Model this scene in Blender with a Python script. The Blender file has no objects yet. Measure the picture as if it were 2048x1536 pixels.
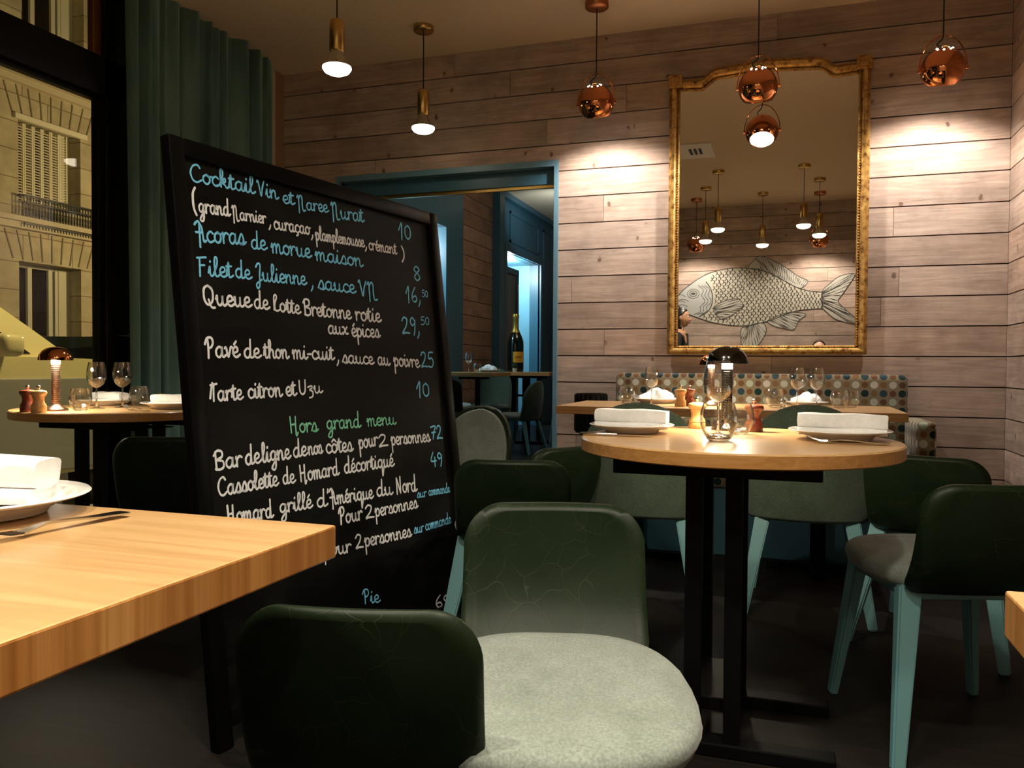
import bpy, bmesh, math, random
from mathutils import Vector, Matrix, noise
random.seed(7)
PI = math.pi
S = bpy.context.scene
COL = S.collection

# ---------------------------------------------------------------- camera
F_PX = 1619.0
YAW, PITCH, ROLL = 0.32370206, 0.02272309, 0.0063469
cam_data = bpy.data.cameras.new('camera')
cam_data.sensor_fit = 'HORIZONTAL'
cam_data.sensor_width = 36.0
cam_data.lens = 36.0 * F_PX / 2048.0
cam_data.clip_start = 0.02
cam_data.clip_end = 200
cam = bpy.data.objects.new('camera', cam_data)
COL.objects.link(cam)
cam.matrix_world = (Matrix.Translation((0, 0, 1.0)) @ Matrix.Rotation(YAW, 4, 'Z')
                    @ Matrix.Rotation(PI / 2 - PITCH, 4, 'X') @ Matrix.Rotation(ROLL, 4, 'Z'))
S.camera = cam

# ---------------------------------------------------------------- world, exposure
S.view_settings.view_transform = 'Standard'
S.view_settings.look = 'None'
S.view_settings.gamma = 1.0
S.view_settings.use_curve_mapping = False
S.view_settings.exposure = 0.0
world = bpy.data.worlds.new('night_sky')
S.world = world
world.use_nodes = True
bg = world.node_tree.nodes['Background']
bg.inputs['Color'].default_value = (0.05, 0.045, 0.06, 1)
bg.inputs['Strength'].default_value = 0.12

WARM = (1.0, 0.89, 0.72)
NEUTRAL = (1.0, 0.91, 0.85)


def light(name, kind, loc, energy, color, target=None, **kw):
    d = bpy.data.lights.new(name, kind)
    d.energy = energy
    d.color = color
    for k, v in kw.items():
        setattr(d, k, v)
    o = bpy.data.objects.new(name, d)
    COL.objects.link(o)
    o.location = loc
    if target is not None:
        o.rotation_euler = (Vector(target) - Vector(loc)).to_track_quat('-Z', 'Y').to_euler()
    return o


# sodium street lamp for the facade; unseen light added to brighten the parked car
light('street_light', 'POINT', (-7.6, 11.4, 3.2), 420, (1.0, 0.72, 0.34), shadow_soft_size=0.2)
light('car_fill_light', 'POINT', (-3.75, 4.7, 3.5), 320, (1.0, 0.77, 0.30), shadow_soft_size=0.15)  # added fill for the car side and pavement, no lamp stands here

# ---------------------------------------------------------------- helpers


def tag(o, label=None, cat=None, group=None, kind=None):
    if label: o['label'] = label
    if cat: o['category'] = cat
    if group: o['group'] = group
    if kind: o['kind'] = kind
    return o


def boxuv(me):
    if not me.polygons:
        return
    uv = me.uv_layers.new(name='UVMap')
    vs = me.vertices
    for p in me.polygons:
        n = p.normal
        a = max(range(3), key=lambda i: abs(n[i]))
        for li in p.loop_indices:
            c = vs[me.loops[li].vertex_index].co
            uv.data[li].uv = (c.y, c.z) if a == 0 else ((c.x, c.z) if a == 1 else (c.x, c.y))


def obj(name, bm, mat, parent=None, smooth=False, loc=None, rotz=0.0, angle=None):
    me = bpy.data.meshes.new(name)
    bmesh.ops.recalc_face_normals(bm, faces=bm.faces[:])
    if smooth:
        for f in bm.faces:
            f.smooth = True
        lim = math.radians(angle or 50)
        for e in bm.edges:
            if len(e.link_faces) == 2 and e.calc_face_angle(0) > lim:
                e.smooth = False
    bm.to_mesh(me)
    bm.free()
    boxuv(me)
    for m in (mat if isinstance(mat, (list, tuple)) else [mat]):
        me.materials.append(m)
    o = bpy.data.objects.new(name, me)
    COL.objects.link(o)
    if parent is not None:
        o.parent = parent
    if loc is not None:
        o.location = loc
    if rotz:
        o.rotation_euler.z = rotz
    return o


def empty(name, label, cat, loc=(0, 0, 0), rotz=0.0, group=None):
    o = bpy.data.objects.new(name, None)
    o.empty_display_size = 0.05
    COL.objects.link(o)
    o.location = loc
    o.rotation_euler = (0, 0, rotz)
    return tag(o, label, cat, group)


def dup(root, loc, rotz, label, group=None, scale=None):
    def rec(o, par):
        c = o.copy()
        COL.objects.link(c)
        if par is not None:
            c.parent = par
        for ch in list(o.children):
            rec(ch, c)
        return c
    r = rec(root, None)
    r.location = loc
    r.rotation_euler = (0, 0, rotz)
    if scale: r.scale = scale
    r['label'] = label
    if group: r['group'] = group
    return r


def bx(bm, x0, x1, y0, y1, z0, z1, bev=0.0, seg=2):
    r = bmesh.ops.create_cube(bm, size=1.0)
    vs = r['verts']
    for v in vs:
        v.co = Vector((x0 + (v.co.x + .5) * (x1 - x0), y0 + (v.co.y + .5) * (y1 - y0), z0 + (v.co.z + .5) * (z1 - z0)))
    if bev > 0:
        es = list({e for v in vs for e in v.link_edges})
        bmesh.ops.bevel(bm, geom=es, offset=bev, segments=seg, affect='EDGES', profile=0.5)
    return vs


def B(*a, **k):
    bm = bmesh.new()
    bx(bm, *a, **k)
    return bm


def lathe(bm, prof, n=32, c=(0, 0, 0), M=None, close=False):
    """prof: list of (r, z); r == 0 makes a pole."""
    rings = []
    for r, z in prof:
        if r < 1e-6:
            v = [bm.verts.new((c[0], c[1], c[2] + z))]
        else:
            v = [bm.verts.new((c[0] + r * math.cos(2 * PI * i / n), c[1] + r * math.sin(2 * PI * i / n), c[2] + z)) for i in range(n)]
        rings.append(v)
    if close:
        rings.append(rings[0])
    for a, b in zip(rings, rings[1:]):
        if len(a) == 1 and len(b) == 1:
            continue
        for i in range(n):
            j = (i + 1) % n
            if len(a) == 1:
                bm.faces.new((a[0], b[j], b[i]))
            elif len(b) == 1:
                bm.faces.new((a[i], a[j], b[0]))
            else:
                bm.faces.new((a[i], a[j], b[j], b[i]))
    if M is not None:
        bmesh.ops.transform(bm, matrix=M, verts=list({v for r in rings for v in r}))
    return [v for r in rings for v in r]


def tube(bm, pts, rad, n=8, caps=True):
    pts = [Vector(p) for p in pts]
    rads = rad if isinstance(rad, (list, tuple)) else [rad] * len(pts)
    rings = []
    ref = None
    for i, p in enumerate(pts):
        t = (pts[min(i + 1, len(pts) - 1)] - pts[max(i - 1, 0)]).normalized()
        if ref is None:
            ref = Vector((0, 0, 1)) if abs(t.z) < 0.9 else Vector((1, 0, 0))
        u = t.cross(ref).normalized()
        w = u.cross(t).normalized()
        ref = w
        rings.append([bm.verts.new(p + (u * math.cos(2 * PI * k / n) + w * math.sin(2 * PI * k / n)) * rads[i]) for k in range(n)])
    for a, b in zip(rings, rings[1:]):
        for k in range(n):
            bm.faces.new((a[k], a[(k + 1) % n], b[(k + 1) % n], b[k]))
    if caps:
        bm.faces.new(rings[0][::-1])
        bm.faces.new(rings[-1])


def taper(bm, p0, p1, s0, s1, bev=0.0, axis=(1, 0, 0)):
    """rectangular bar from p0 to p1; s0, s1 = (width along axis, depth)."""
    p0, p1 = Vector(p0), Vector(p1)
    t = (p1 - p0).normalized()
    u = Vector(axis)
    u = (u - t * u.dot(t)).normalized()
    w = t.cross(u)
    q = []
    for p, s in ((p0, s0), (p1, s1)):
        q.append([bm.verts.new(p + u * (a * s[0] / 2) + w * (b * s[1] / 2)) for a, b in ((-1, -1), (1, -1), (1, 1), (-1, 1))])
    fs = [bm.faces.new(q[0][::-1]), bm.faces.new(q[1])]
    for k in range(4):
        fs.append(bm.faces.new((q[0][k], q[0][(k + 1) % 4], q[1][(k + 1) % 4], q[1][k])))
    if bev > 0:
        es = list({e for f in fs for e in f.edges})
        bmesh.ops.bevel(bm, geom=es, offset=bev, segments=2, affect='EDGES')


def prism(bm, poly, fn, t):
    """poly: 2D outline; fn(a, b, d) -> 3D; extruded d = 0..t"""
    a = [bm.verts.new(fn(x, y, 0)) for x, y in poly]
    b = [bm.verts.new(fn(x, y, t)) for x, y in poly]
    n = len(poly)
    bm.faces.new(a[::-1])
    bm.faces.new(b)
    for i in range(n):
        bm.faces.new((a[i], a[(i + 1) % n], b[(i + 1) % n], b[i]))


def catmull(pts, sub=4, closed=False):
    if len(pts) < 3:
        return list(pts)
    out = []
    n = len(pts)
    rng = range(n if closed else n - 1)
    for i in rng:
        if closed:
            p = [pts[(i + k) % n] for k in (-1, 0, 1, 2)]
        else:
            p = [pts[max(i - 1, 0)], pts[i], pts[i + 1], pts[min(i + 2, n - 1)]]
        for s in range(sub):
            t = s / sub
            out.append(tuple(0.5 * (2 * p[1][k] + (p[2][k] - p[0][k]) * t + (2 * p[0][k] - 5 * p[1][k] + 4 * p[2][k] - p[3][k]) * t * t
                                    + (3 * p[1][k] - p[0][k] - 3 * p[2][k] + p[3][k]) * t ** 3) for k in range(len(pts[0]))))
    if not closed:
        out.append(tuple(pts[-1]))
    return out


def ribbon(bm, pts, width, fn):
    """flat stroke along 2D pts with round ends; fn(a, b) -> 3D. width may be a list"""
    n = len(pts)
    ws = width if isinstance(width, (list, tuple)) else [width] * n
    P = [Vector(p) for p in pts]
    L, R = [], []
    for i in range(n):
        t = P[min(i + 1, n - 1)] - P[max(i - 1, 0)]
        if t.length < 1e-9:
            t = Vector((1, 0))
        t.normalize()
        nn = Vector((-t.y, t.x)) * ws[i] / 2
        L.append(bm.verts.new(fn(*(P[i] + nn))))
        R.append(bm.verts.new(fn(*(P[i] - nn))))
    for i in range(n - 1):
        bm.faces.new((L[i], L[i + 1], R[i + 1], R[i]))
    for i, s in ((0, -1), (n - 1, 1)):
        t = (P[min(i + 1, n - 1)] - P[max(i - 1, 0)])
        if t.length < 1e-9 or ws[i] < 1e-4:
            continue
        t.normalize()
        nn = Vector((-t.y, t.x))
        arc = [bm.verts.new(fn(*(P[i] + (nn * math.cos(a) + t * s * math.sin(a)) * ws[i] / 2))) for a in (PI / 4, PI / 2, 3 * PI / 4)]
        bm.faces.new([L[i]] + arc + [R[i]])


# ---------------------------------------------------------------- materials


def mat(name, color=(.5, .5, .5), rough=.5, metal=0.0, emit=None, estr=0.0, spec=None, coat=0.0, sheen=0.0):
    m = bpy.data.materials.new(name)
    m.use_nodes = True
    b = m.node_tree.nodes['Principled BSDF']
    b.inputs['Base Color'].default_value = (*color, 1)
    b.inputs['Roughness'].default_value = rough
    b.inputs['Metallic'].default_value = metal
    if spec is not None: b.inputs['Specular IOR Level'].default_value = spec
    if coat: b.inputs['Coat Weight'].default_value = coat; b.inputs['Coat Roughness'].default_value = .12
    if sheen: b.inputs['Sheen Weight'].default_value = sheen
    if emit is not None:
        b.inputs['Emission Color'].default_value = (*emit, 1)
        b.inputs['Emission Strength'].default_value = estr
    return m


class NT:
    """small node builder"""
    def __init__(s, m):
        s.t = m.node_tree
        s.b = s.t.nodes['Principled BSDF']

    def n(s, typ, **kw):
        nd = s.t.nodes.new(typ)
        for k, v in kw.items():
            if hasattr(nd, k) and k not in nd.inputs:
                setattr(nd, k, v)
            else:
                nd.inputs[k].default_value = v
        return nd

    def l(s, a, b):
        s.t.links.new(a, b)

    def coord(s, kind='Object', scale=(1, 1, 1), rot=(0, 0, 0)):
        tc = s.n('ShaderNodeTexCoord')
        mp = s.n('ShaderNodeMapping')
        mp.inputs['Scale'].default_value = scale
        mp.inputs['Rotation'].default_value = rot
        s.l(tc.outputs[kind], mp.inputs['Vector'])
        return mp.outputs['Vector']

    def noise(s, vec, scale, detail=4, rough=.55, dist=0.0):
        nd = s.n('ShaderNodeTexNoise')
        nd.inputs['Scale'].default_value = scale
        nd.inputs['Detail'].default_value = detail
        nd.inputs['Roughness'].default_value = rough
        nd.inputs['Distortion'].default_value = dist
        s.l(vec, nd.inputs['Vector'])
        return nd.outputs['Fac']

    def ramp(s, fac, stops):
        r = s.n('ShaderNodeValToRGB')
        e = r.color_ramp.elements
        while len(e) < len(stops):
            e.new(0.5)
        for k, (p, c) in enumerate(stops):
            e[k].position = p
            e[k].color = (*c, 1) if len(c) == 3 else c
        s.l(fac, r.inputs['Fac'])
        return r.outputs['Color']

    def mix(s, fac, a, b, mode='MIX'):
        nd = s.n('ShaderNodeMix', data_type='RGBA', blend_type=mode)
        for sock, v in ((nd.inputs[0], fac), (nd.inputs[6], a), (nd.inputs[7], b)):
            if hasattr(v, 'links'):
                s.l(v, sock)
            elif isinstance(v, (int, float)):
                sock.default_value = v
            else:
                sock.default_value = (*v, 1)
        return nd.outputs[2]

    def math(s, op, a, b=0.0, c=0.0):
        nd = s.n('ShaderNodeMath', operation=op)
        for k, v in enumerate((a, b, c)):
            if hasattr(v, 'links'):
                s.l(v, nd.inputs[k])
            else:
                nd.inputs[k].default_value = v
        return nd.outputs[0]

    def bump(s, h, strength=.3, dist=.01):
        nd = s.n('ShaderNodeBump')
        nd.inputs['Strength'].default_value = strength
        nd.inputs['Distance'].default_value = dist
        s.l(h, nd.inputs['Height'])
        s.l(nd.outputs['Normal'], s.b.inputs['Normal'])

    def base(s, c):
        s.l(c, s.b.inputs['Base Color'])


M = {}


def plank_material(name, dark, mid, light_, knots=True, rough=.75):
    m = mat(name, mid, rough, spec=.25)
    t = NT(m)
    at = t.n('ShaderNodeAttribute', attribute_name='plank')
    uvm = t.n('ShaderNodeUVMap')
    off = t.n('ShaderNodeVectorMath', operation='ADD')
    sc = t.n('ShaderNodeVectorMath', operation='SCALE')
    t.l(at.outputs['Vector'], sc.inputs[0]); sc.inputs['Scale'].default_value = 37.0
    t.l(uvm.outputs['UV'], off.inputs[0]); t.l(sc.outputs[0], off.inputs[1])
    mp = t.n('ShaderNodeMapping'); mp.inputs['Scale'].default_value = (1.0, 14.0, 1.0)
    t.l(off.outputs[0], mp.inputs['Vector'])
    g = t.noise(mp.outputs[0], 2.2, 6, .62, 1.2)
    blot = t.noise(off.outputs[0], 3.6, 4, .6)
    col = t.ramp(g, [(.25, dark), (.5, mid), (.75, light_)])
    col = t.mix(.75, col, t.mix(1.0, col, t.ramp(blot, [(.32, (.70, .68, .68)), (.5, (1, 1, 1)), (.68, (1.22, 1.20, 1.18))]), 'MULTIPLY'))
    var = t.ramp(at.outputs['Fac'], [(0, (.80, .77, .74)), (.5, (1, 1, 1)), (1, (1.0, .93, .88))])
    col = t.mix(1.0, col, var, 'MULTIPLY')
    if knots:
        mk = t.n('ShaderNodeMapping'); mk.inputs['Scale'].default_value = (2.4, 1.7, 1.0)
        wb_ = t.n('ShaderNodeTexNoise'); wb_.inputs['Scale'].default_value = 30; t.l(off.outputs[0], wb_.inputs['Vector'])
        wv = t.n('ShaderNodeVectorMath', operation='MULTIPLY_ADD'); t.l(wb_.outputs['Color'], wv.inputs[0]); wv.inputs[1].default_value = (.02, .05, 0); t.l(off.outputs[0], wv.inputs[2])
        t.l(wv.outputs[0], mk.inputs['Vector'])
        v = t.n('ShaderNodeTexVoronoi', feature='F1', voronoi_dimensions='2D'); v.inputs['Scale'].default_value = 2.3
        t.l(mk.outputs[0], v.inputs['Vector'])
        k = t.ramp(v.outputs['Distance'], [(.0, (1, 1, 1)), (.045, (1, 1, 1)), (.075, (0, 0, 0))])
        msk = t.ramp(t.noise(off.outputs[0], 5.0, 2), [(.53, (0, 0, 0)), (.58, (1, 1, 1))])
        col = t.mix(t.math('MULTIPLY', t.math('MULTIPLY', k, msk), .8), col, (.10, .055, .03))
        ring = t.ramp(v.outputs['Distance'], [(.07, (0, 0, 0)), (.10, (1, 1, 1)), (.14, (0, 0, 0))])
        col = t.mix(t.math('MULTIPLY', t.math('MULTIPLY', ring, msk), .25), col, (.34, .24, .15))
        # dark saw dashes along the boards
        md = t.n('ShaderNodeMapping'); md.inputs['Scale'].default_value = (2.0, 60.0, 1.0)
        t.l(off.outputs[0], md.inputs['Vector'])
        d = t.noise(md.outputs[0], 3.0, 2, .6, .4)
        dd = t.ramp(d, [(.63, (0, 0, 0)), (.70, (1, 1, 1))])
        col = t.mix(t.math('MULTIPLY', dd, .45), col, (.16, .10, .06))
    t.base(col)
    t.bump(g, .25, .004)
    return m


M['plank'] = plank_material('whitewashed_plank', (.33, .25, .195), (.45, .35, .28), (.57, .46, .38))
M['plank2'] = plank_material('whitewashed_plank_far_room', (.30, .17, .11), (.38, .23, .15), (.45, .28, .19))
M['gap'] = mat('plank_gap', (.02, .010, .005), .95, spec=.05)


def floor_mat():
    m = mat('dark_floor_boards', (.03, .025, .02), .55, spec=.12)
    t = NT(m)
    v = t.coord('Object', (1, 1, 1))
    br = t.n('ShaderNodeTexBrick', offset=.37)
    br.inputs['Scale'].default_value = 1.0
    br.inputs['Brick Width'].default_value = 1.3
    br.inputs['Row Height'].default_value = .14
    br.inputs['Mortar Size'].default_value = .002
    br.inputs['Color1'].default_value = (.014, .011, .009, 1)
    br.inputs['Color2'].default_value = (.008, .007, .006, 1)
    br.inputs['Mortar'].default_value = (.006, .005, .004, 1)
    t.l(v, br.inputs['Vector'])
    g = t.noise(t.coord('Object', (1.2, 16, 1)), 3, 6, .6, .6)
    t.base(t.mix(.5, br.outputs['Color'], t.ramp(g, [(.3, (.006, .005, .004)), (.7, (.020, .016, .012))])))
    return m


M['floor'] = floor_mat()


def wood(name, c0, c1, c2, rough=.33, axis='X', rings=18.0, coat=.25, coord='Object'):
    m = mat(name, c1, rough, coat=coat)
    t = NT(m)
    sc = {'X': (1.3, rings, rings), 'Y': (rings, 1.3, rings), 'Z': (rings, rings, 1.3)}[axis]
    g = t.noise(t.coord(coord, sc), 2.0, 7, .6, .9)
    g2 = t.noise(t.coord(coord, (sc[0] * .25, sc[1] * .25, sc[2] * .25)), 2.0, 2, .5)
    c = t.ramp(g, [(.28, c0), (.5, c1), (.74, c2)])
    c = t.mix(t.math('MULTIPLY', g2, .5), c, c1)
    t.base(c)
    return m


M['oak'] = wood('honey_oak', (.38, .215, .078), (.50, .30, .125), (.60, .385, .18), axis='X')
M['oak_edge'] = wood('honey_oak_edge', (.30, .125, .028), (.42, .20, .055), (.52, .275, .09), rough=.4, axis='X', rings=40)


def endgrain():
    m = mat('oak_end_grain', (.5, .25, .08), .36, coat=.2)
    t = NT(m)
    g = t.noise(t.coord('Object', (1, 42, .8)), 1.0, 5, .65, .3)
    g2 = t.noise(t.coord('Object', (1, 8, .4)), 1.6, 2, .5, .0)
    c = t.ramp(g, [(.30, (.27, .10, .018)), (.5, (.40, .17, .042)), (.70, (.55, .28, .09))])
    c = t.mix(1.0, c, t.ramp(g2, [(.3, (.78, .70, .62)), (.7, (1.1, 1.1, 1.05))]), 'MULTIPLY')
    t.base(c)
    return m


M['endgrain'] = endgrain()
M['mill_light'] = wood('beech_wood', (.55, .27, .08), (.68, .37, .13), (.76, .45, .19), axis='Z', rings=30)
M['mill_dark'] = wood('dark_red_wood', (.10, .018, .008), (.16, .03, .012), (.22, .05, .02), axis='Z', rings=30)


def leather():
    m = mat('dark_green_leather', (.012, .022, .010), .42, spec=.18)
    t = NT(m)
    co = t.coord('Object', (1, 1, 1))
    wob = t.noise(co, 6, 3)
    mx = t.n('ShaderNodeVectorMath', operation='MULTIPLY_ADD')
    tc = t.n('ShaderNodeTexNoise'); tc.inputs['Scale'].default_value = 7
    t.l(co, tc.inputs['Vector'])
    t.l(tc.outputs['Color'], mx.inputs[0]); mx.inputs[1].default_value = (.16, .16, .16); t.l(co, mx.inputs[2])
    v = t.n('ShaderNodeTexVoronoi', feature='DISTANCE_TO_EDGE'); v.inputs['Scale'].default_value = 15
    t.l(mx.outputs[0], v.inputs['Vector'])
    cr = t.ramp(v.outputs['Distance'], [(0, (1, 1, 1)), (.012, (0, 0, 0))])
    keep = t.ramp(wob, [(.34, (0, 0, 0)), (.56, (1, 1, 1))])
    crk = t.math('MULTIPLY', cr, keep)
    c = t.mix(t.math('MULTIPLY', crk, .55), t.ramp(t.noise(co, 9, 4), [(.3, (.0055, .013, .0048)), (.7, (.012, .021, .0085))]), (.045, .06, .032))
    t.base(c)
    fine = t.noise(co, 160, 3)
    t.bump(t.math('ADD', t.math('MULTIPLY', fine, .35), t.math('MULTIPLY', crk, .6)), .25, .0015)
    return m


M['leather'] = leather()


def fabric(name, c0, c1, scale=220, rough=.95):
    m = mat(name, c0, rough, sheen=.25, spec=.1)
    t = NT(m)
    co = t.coord('Object')
    a = t.noise(co, scale, 3, .6)
    b = t.noise(co, 14, 4, .6)
    c = t.ramp(a, [(.35, c0), (.65, c1)])
    c = t.mix(1.0, c, t.ramp(b, [(.3, (.82, .83, .80)), (.65, (1.05, 1.05, 1.05))]), 'MULTIPLY')
    t.base(c)
    t.bump(a, .3, .0015)
    return m


M['grey_fabric'] = fabric('grey_felt', (.195, .225, .20), (.285, .325, .285))
M['green_fabric'] = fabric('grey_green_felt', (.050, .075, .052), (.085, .115, .082))
M['linen'] = fabric('white_linen', (.88, .88, .87), (.94, .94, .93), 300)
M['teal_paint'] = mat('teal_painted_wood', (.13, .30, .32), .42)
M['black_metal'] = mat('black_powder_coat', (.003, .003, .003), .55, spec=.12)
M['board'] = mat('slate_panel', (.006, .006, .006), .5, spec=.12)
_t = NT(M['board'])
_g = _t.noise(_t.coord('Object', (1, 1, 2.4)), 3.0, 5, .6, .8)
_t.base(_t.ramp(_g, [(.45, (.003, .003, .003)), (.78, (.012, .012, .010))]))
_t.l(_t.ramp(_g, [(.35, (.40, .40, .40)), (.7, (.6, .6, .6))]), _t.b.inputs['Roughness'])
M['board_frame'] = mat('black_lacquer_frame', (.003, .003, .003), .38, spec=.10)
M['chalk_white'] = mat('white_chalk_ink', (.90, .93, .95), .8, spec=.1)
M['chalk_cyan'] = mat('sky_blue_chalk_ink', (.23, .69, 1.0), .8, spec=.1)
M['chalk_green'] = mat('mint_green_chalk_ink', (.26, .70, .46), .8, spec=.1)
M['brass'] = mat('brushed_brass', (.66, .44, .14), .27, 1.0)
M['copper'] = mat('polished_copper', (.78, .30, .12), .10, 1.0)
M['bronze'] = mat('dark_bronze_stem', (.22, .14, .10), .34, 1.0)
M['copper_matt'] = mat('copper_canopy', (.55, .22, .09), .38, 1.0)
M['chrome'] = mat('polished_steel', (.62, .60, .56), .16, 1.0)
M['dark_chrome'] = mat('black_chrome', (.10, .10, .09), .14, 1.0)
M['cord'] = mat('black_cord', (.006, .006, .006), .7)
M['ceiling'] = mat('ceiling_paint', (.70, .57, .40), .9, spec=.1)
M['porcelain'] = mat('white_porcelain', (.82, .80, .75), .12, coat=.4)
M['mirror'] = mat('mirror_glass', (.80, .78, .72), .008, 1.0)
M['black_frame'] = mat('black_window_frame', (.004, .004, .004), .45, spec=.2)


def gold():
    m = mat('worn_gilding', (.62, .36, .08), .42, .75)
    t = NT(m)
    n = t.noise(t.coord('Object'), 26, 5, .65)
    t.base(t.ramp(n, [(.34, (.11, .045, .012)), (.47, (.42, .225, .055)), (.72, (.66, .43, .14))]))
    t.bump(n, .3, .004)
    return m


M['gold'] = gold()
M['gold_dark'] = mat('dark_gilt_beading', (.36, .19, .045), .4, .8)  # darker gilt tone for the beading


def velvet():
    m = mat('teal_velvet', (.09, .17, .14), .8, sheen=.5, spec=.15)
    t = NT(m)
    n = t.noise(t.coord('Object', (1, 1, .15)), 9, 4)
    t.base(t.ramp(n, [(.3, (.060, .125, .105)), (.7, (.125, .22, .19))]))
    m.node_tree.nodes['Principled BSDF'].inputs['Sheen Tint'].default_value = (.55, .85, .75, 1)
    return m


M['velvet'] = velvet()
M['blue'] = mat('petrol_blue_paint', (.045, .135, .19), .38)
M['blue_light'] = mat('pale_blue_reveal_paint', (.20, .42, .52), .45)
M['blue_trim'] = mat('steel_blue_trim_paint', (.115, .235, .30), .42)
M['trim_wood'] = mat('corner_trim_wood', (.33, .20, .10), .6)
M['white_trim'] = mat('pale_trim', (.55, .50, .42), .6)


def dots():
    m = mat('dotted_upholstery', (.19, .16, .10), .85, sheen=.2, spec=.15)
    t = NT(m)
    uv = t.n('ShaderNodeUVMap').outputs['UV']
    P = .0465
    sep = t.n('ShaderNodeSeparateXYZ'); t.l(uv, sep.inputs[0])
    u = t.math('DIVIDE', sep.outputs[0], P); v = t.math('DIVIDE', sep.outputs[1], P)
    iu, iv = t.math('FLOOR', u), t.math('FLOOR', v)
    fu = t.math('SUBTRACT', t.math('SUBTRACT', u, iu), .5); fv = t.math('SUBTRACT', t.math('SUBTRACT', v, iv), .5)
    d = t.math('SQRT', t.math('ADD', t.math('MULTIPLY', fu, fu), t.math('MULTIPLY', fv, fv)))
    pu, pv = t.math('FLOORED_MODULO', iu, 2.0), t.math('FLOORED_MODULO', iv, 2.0)
    ev = t.math('MULTIPLY', t.math('LESS_THAN', pu, .5), t.math('LESS_THAN', pv, .5))
    od = t.math('MULTIPLY', t.math('GREATER_THAN', pu, .5), t.math('GREATER_THAN', pv, .5))
    cmb = t.n('ShaderNodeCombineXYZ'); t.l(iu, cmb.inputs[0]); t.l(iv, cmb.inputs[1])
    wn = t.n('ShaderNodeTexWhiteNoise', noise_dimensions='2D'); t.l(cmb.outputs[0], wn.inputs['Vector'])
    rnd = wn.outputs['Value']
    def step(c1, c2, c3):
        r = t.ramp(rnd, [(0, c1), (.4, c2), (.75, c3)])
        for nd in t.t.nodes:
            if nd.type == 'VALTORGB' and nd.outputs[0] == r:
                nd.color_ramp.interpolation = 'CONSTANT'
        return r
    dark = step((.006, .018, .016), (.018, .045, .058), (.004, .022, .018))
    pale = step((.40, .41, .33), (.33, .38, .29), (.46, .45, .38))
    brown = step((.13, .06, .018), (.17, .10, .04), (.10, .045, .02))
    rad = t.math('ADD', .36, t.math('MULTIPLY', t.math('ADD', ev, od), .06))
    col = t.mix(od, t.mix(ev, brown, dark), pale)
    t.base(t.mix(t.math('LESS_THAN', d, rad), (.19, .155, .095), col))
    return m


M['dots'] = dots()


def glass_mat(name, tint=(1, 1, 1), edge=(.35, .33, .28), f0=.04, f1=.75, power=4.0, rough=.012):
    """thin clear glass: transparent, brighter reflection and a tint towards the rims"""
    m = bpy.data.materials.new(name)
    m.use_nodes = True
    t = m.node_tree
    t.nodes.clear()
    out = t.nodes.new('ShaderNodeOutputMaterial')
    tr = t.nodes.new('ShaderNodeBsdfTransparent')
    g = t.nodes.new('ShaderNodeBsdfGlossy'); g.inputs['Roughness'].default_value = rough
    lw = t.nodes.new('ShaderNodeLayerWeight'); lw.inputs['Blend'].default_value = .5
    r = t.nodes.new('ShaderNodeValToRGB')
    r.color_ramp.elements[0].position = .5; r.color_ramp.elements[0].color = (*tint, 1)
    r.color_ramp.elements[1].position = 1.0; r.color_ramp.elements[1].color = (*edge, 1)
    t.links.new(lw.outputs['Facing'], r.inputs['Fac'])
    t.links.new(r.outputs['Color'], tr.inputs['Color'])
    pw = t.nodes.new('ShaderNodeMath'); pw.operation = 'POWER'; pw.inputs[1].default_value = power
    t.links.new(lw.outputs['Facing'], pw.inputs[0])
    mu = t.nodes.new('ShaderNodeMath'); mu.operation = 'MULTIPLY_ADD'; mu.inputs[1].default_value = f1; mu.inputs[2].default_value = f0
    t.links.new(pw.outputs[0], mu.inputs[0])
    mx = t.nodes.new('ShaderNodeMixShader')
    t.links.new(mu.outputs[0], mx.inputs[0])
    t.links.new(tr.outputs[0], mx.inputs[1])
    t.links.new(g.outputs[0], mx.inputs[2])
    t.links.new(mx.outputs[0], out.inputs['Surface'])
    return m


M['glass'] = glass_mat('clear_drinking_glass', tint=(.97, .97, .96), edge=(.62, .60, .55), f0=.085, f1=.9, power=2.4, rough=.03)
M['pane'] = glass_mat('window_glass', tint=(.93, .95, .93), edge=(.85, .87, .85), f0=.030, f1=.45, power=5.0)


def solid_glass():
    m = mat('thick_glass_base', (1, 1, 1), .0)
    b = m.node_tree.nodes['Principled BSDF']
    b.inputs['Transmission Weight'].default_value = 1.0
    b.inputs['IOR'].default_value = 1.45
    return m


M['thick_glass'] = solid_glass()
M['bulb'] = mat('lit_bulb', (1, .95, .85), .4, emit=(1, .86, .62), estr=14.0)
M['bulb_white'] = mat('lit_reflector', (1, 1, 1), .4, emit=(1, .93, .82), estr=16.0)
M['lamp_glow'] = mat('lit_lamp_core', (1, .95, .85), .4, emit=(1, .86, .64), estr=26.0)


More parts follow.
